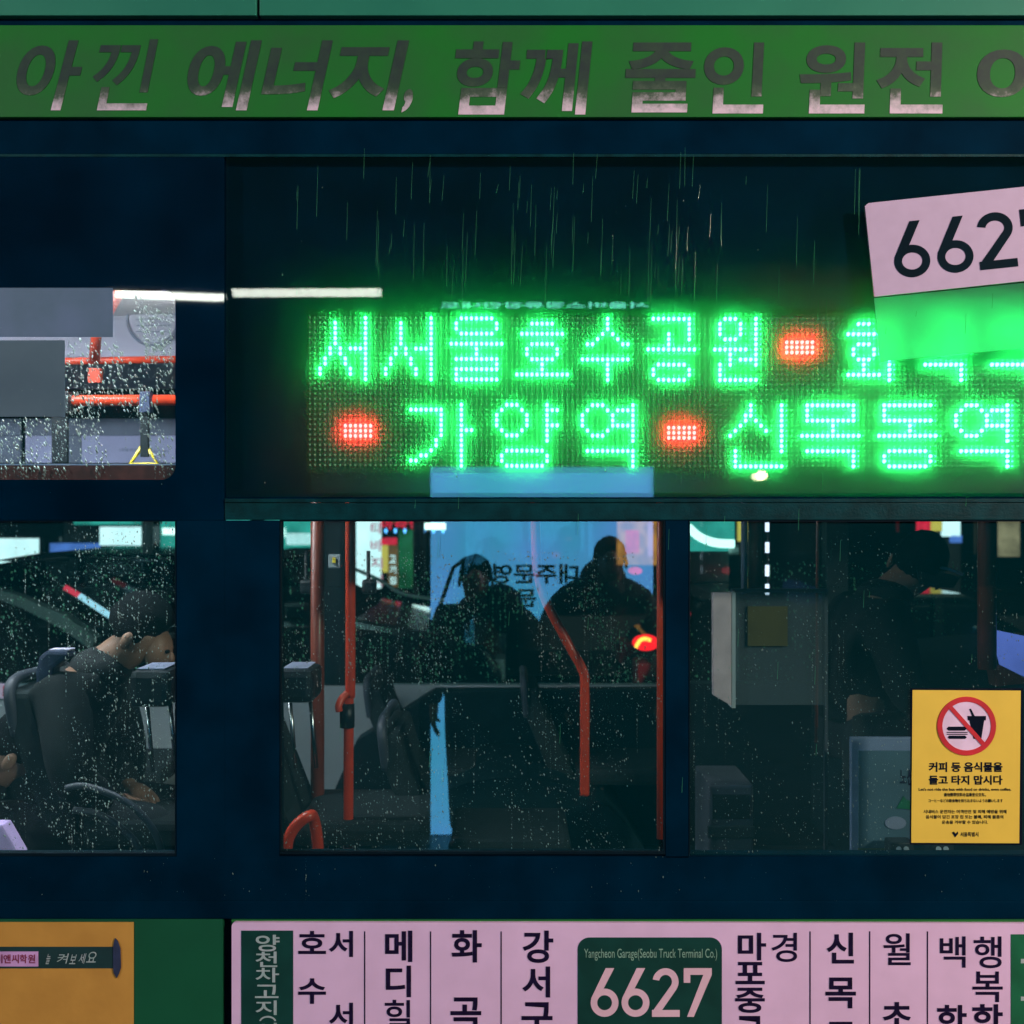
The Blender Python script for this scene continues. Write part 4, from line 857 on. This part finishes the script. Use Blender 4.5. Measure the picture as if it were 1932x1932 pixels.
for s_, bx in (("대주문영", (930,1064,1092,1102)), ("문", (972,1112,1012,1146)), ("서울버스정류장안내도", (830,570,1225,582))):
    vs, fs = glyph_data(s_, .03)
    x0_ = min(q[0] for q in vs); x1_ = max(q[0] for q in vs); y0_ = min(q[1] for q in vs); y1_ = max(q[1] for q in vs); A = mirror(bx[0],bx[1],YV); B = mirror(bx[2],bx[3],YV)
    mb = MB(); mb.add([(B.x-(q[0]-x0_)/(x1_-x0_)*(B.x-A.x), -YV+.003, B.z+(q[1]-y0_)/(y1_-y0_)*(A.z-B.z)) for q in vs], fs)
    mb.build("billboard_lettering", M['sign_black'] if bx[1] > 900 else emit("billboard_text", (.2,1,.8), 7), t)
# two people between billboard and bus
ph = mirror(898, 1060, 3.2)
figure("person in dark hooded coat standing left in front of the blue billboard", stand(ph.x+.0, -3.16, 1.66, .03), top=('coat','coat_dark'), look=(0,1,0))
ph2 = mirror(1150, 1030, 3.2)
figure("taller person in wide dark coat standing right in front of the blue billboard", stand(ph2.x, -3.18, 1.77, .03), top=('coat','coat_dark'), look=(0,1,0))
for pr_, cx_, cy_, tz, rr_ in (("person.003", mirror(942,0,3.2).x, -3.17, 1.05, (.25,.265,.245,.285)), ("person.004", mirror(1138,0,3.2).x, -3.19, 1.20, (.33,.40,.40,.42))):
    po = bpy.data.objects[pr_]; mb = MB(); vs = []
    hs = (tz, tz*.72, tz*.4, .05)
    N = 28
    for h_, r_ in zip(hs, rr_):
        for k in range(N): a_ = 2*math.pi*k/N; q_ = 1+.05*math.sin(a_*7+h_*9); vs.append((cx_+r_*q_*math.cos(a_), cy_+.15*q_*math.sin(a_), h_))
    mb.add(vs, [(i*N+k, (i+1)*N+k, (i+1)*N+(k+1)%N, i*N+(k+1)%N) for i in range(3) for k in range(N)]); mb.build("coat_skirt", M['coat_dark'], po, smooth=True)
    mb = MB(); mb.ball((cx_, cy_, tz+.10), rr_[0]+.05, .15, .34, 24, 14); mb.build("coat_bulk", M['coat_dark'], po, smooth=True)
    mb = MB(); mb.ball((cx_, cy_-.02, tz+.40), .14, .11, .13, 20, 12); mb.build("hood_collar", M['coat_dark'], po, smooth=True)
bgx = mirror(838,1170,3.1); bgy = mirror(838,1295,3.1)
t = thing("shoulder_bag", "dark square bag hanging at the side of the hooded person", "bag", (bgx.x, -3.1, bgy.z))
MB().box(bgx.x-.085, bgx.x+.085, -3.16, -3.04, bgy.z, bgx.z).build("bag_body", M['black_plastic'], t, bevel=.02)
MB().tube([(bgx.x-.06,-3.1,bgx.z-.02),(bgx.x+.05,-3.12,bgx.z+.3),(bgx.x+.13,-3.12,bgx.z+.36)], .012, 8).build("bag_strap", M['black_plastic'], t)
# shelter tubes
sh = thing("shelter_lamp", "pair of white fluorescent tubes under the bus shelter roof behind the viewer", "lamp", mirror(450,552,4.2))
tube_m = emit("shelter_tube", (.93,1,.88), 12, .25, 30)
def tube4(us): q = [mirror(u, v, 4.2) for u, v in us]; return MB().prism([(p.x, p.z) for p in q], -4.2-.03, -4.2)
tube4([(198,548),(225,547),(424,555),(424,566),(400,567),(215,559)]).build("left_tube", tube_m, sh)
tube4([(437,545),(719,544),(719,558),(440,559)]).build("right_tube", tube_m, sh)
# warm bulb lamp
wb = thing("warm_lamp", "small warm bulb lamp hanging behind the viewer", "lamp", mirror(1437,897,6.0))
q = mirror(1437, 897, 6.0); MB().ball(q, .05, .05, .04, 12, 8).build("bulb", emit("warm_bulb", (1,.8,.5), 30), wb, smooth=True); MB().tube([q+Vector((0,0,.04)), q+Vector((0,0,1.0))], .01, 6).build("cord", M['black_plastic'], wb)
# street lamps (real fittings with their own lights)
def street_lamp(label, x, y, z, power, col, rad=.22):
    t = thing("street_lamp", label, "street lamp", (x, y, .13), "street lamps behind the viewer")
    MB().tube([(x,y-.5,.03),(x,y-.5,z)], [.09,.05], 12).build("mast", M['steel'], t, smooth=True)
    MB().tube([(x,y-.5,z),(x,y,z+.12)], .04, 10).build("arm", M['steel'], t, smooth=True)
    MB().ball((x,y+.05,z+.14), .28, .34, .07, 16, 8).build("lamp_head", M['concrete'], t, smooth=True)
    l = bpy.data.lights.new("street_lamp_light", 'POINT'); l.energy = power; l.color = col; l.shadow_soft_size = rad
    o = bpy.data.objects.new("street_lamp_light", l); COL.objects.link(o); o.location = (x, y+.05, z-.2)
street_lamp("warm pinkish street lamp to the right behind the viewer", 5.6, -5.0, 4.6, 2200, (1.0,.80,.72))
street_lamp("dimmer street lamp far to the left behind the viewer", -7.0, -6.5, 5.2, 1150, (.85,.86,.95))

# ================================================================== RAIN
def drops(name, label, areas, n, size, Y, tilt=0.0, seed=1, parent=None, wm=None):
    r_ = random.Random(seed); mb = MB(); run = 0; ru = rv = rmax = 0
    for _ in range(n):
        (u0, v0, u1, v1, dens) = areas[r_.choices(range(len(areas)), [a[4] for a in areas])[0]]
        if run > 0:
            run -= 1; u = ru + r_.uniform(-.8,.8); rv += r_.uniform(1.5,7); v = rv
            if v > rmax: run = 0; continue
        else:
            u = r_.uniform(u0, u1); v = r_.uniform(v0, v1)
            if math.sin(u*.021+seed)+math.sin(v*.017+u*.009)+math.sin(u*.05-v*.031) < -1.0+r_.random()*.9: continue
            if r_.random() < .012: run = r_.randint(8, 30); ru = u; rv = v; rmax = v1
        p = P(u, v, Y); s = size*(.35+1.9*r_.random()**4); el = r_.uniform(1.0, 2.0)
        tx = tilt*s*el + r_.uniform(-.2,.2)*s
        mb.add([(p.x-s*.8, Y, p.z), (p.x, Y-s*.7, p.z), (p.x+s*.8, Y, p.z), (p.x-tx, Y, p.z+s*el), (p.x+tx, Y, p.z-s*el), (p.x, Y+.0002, p.z)],
               [(0,4,1),(4,2,1),(2,3,1),(3,0,1),(0,5,4),(4,5,2),(2,5,3),(3,5,0)])
    o = mb.build(name, wm or M['water'], parent, smooth=True); stuff(o); return tag(o, label, "raindrops")
drops("raindrops", "fine raindrops on the lower left window", [(2,985,328,1608,1)], 6500, .0014, .0118, .1, 3)
drops("raindrops", "fine raindrops on the middle window", [(530,1040,1250,1300,3),(530,1300,1250,1605,2)], 10500, .0012, .0118, .15, 4)
drops("raindrops", "scattered raindrops on the right window", [(1302,1150,1716,1612,3),(1716,1060,1932,1296,1),(1302,1000,1700,1150,.6)], 3900, .0011, .0118, .15, 5)
drops("raindrops", "dense slanting raindrops on the upper left window", [(215,560,328,680,2),(124,640,328,790,3),(0,790,328,905,3)], 4600, .0022, .0058, .35, 6)
drops("raindrops", "sparse raindrops on the black glass and sign window", [(0,540,330,980,.3),(430,300,1932,936,1),(0,1616,1932,1730,1.4)], 520, .0012, -.0005, .1, 8)
mb = MB(); r_ = random.Random(11)
for _ in range(95):
    u = r_.gauss(1080, 300); u = min(max(u, 560), 1620); v1_ = r_.uniform(330, 575); ln_ = r_.uniform(18, 110)*(.4+v1_/900); Yr = r_.uniform(-.05, -.015)
    p = P(u, v1_, Yr); mb.tube([p, p+Vector((r_.uniform(.001,.006), 0, ln_*S))], [.0005, .00025], 5)
for _ in range(60):
    u = r_.uniform(480, 1900); v1_ = r_.uniform(560, 1500); p = P(u, v1_, -.03); mb.tube([p, p+Vector((.002, 0, r_.uniform(8,40)*S))], [.0005,.0003], 5)
o = stuff(mb.build("rainfall", M['streak'])); tag(o, "thin threads of falling rain in front of the lit sign", "rain")

drops("raindrops", "raindrops on the far side windows seen across the bus", [(-100,1040,612,1280,1),(655,1080,1240,1290,1.3),(1300,1060,1990,1290,1)], 9000, .0027, YF+.028, .1, 21, None, water('far_rain_water', .35, (.35,.95,.55)))  # green glow is put into the water colour of these far drops

# ------------------------------------------------------------------ fittings bolted to the bus become parts of the bus
def fixed(o):
    if o.type == 'EMPTY':
        ch = list(o.children); main = ch[0]; nm = o.name.split(".")[0]; bpy.data.objects.remove(o); main.name = nm
        for c in ch[1:]: c.parent = main; c.matrix_parent_inverse = Matrix.Identity(4)
        o = main
    o.parent = bus; o.matrix_parent_inverse = Matrix.Translation(-wloc(bus))
    for k in ("category", "label", "group"):
        if k in o: del o[k]
for o in list(COL.objects):
    if o.parent is None and o.name.split(".")[0] in ("bus_seat", "headrest", "armrest", "seat_grip", "grab_pole", "overhead_rail", "rail_bracket", "rail_joint", "air_outlet", "partition",
        "card_reader_column", "dashboard", "wall_latch", "partition_post", "seat_handle", "control_dial", "mirror_plate", "dash_mirror", "screen_cover", "driver_screen"): fixed(o)
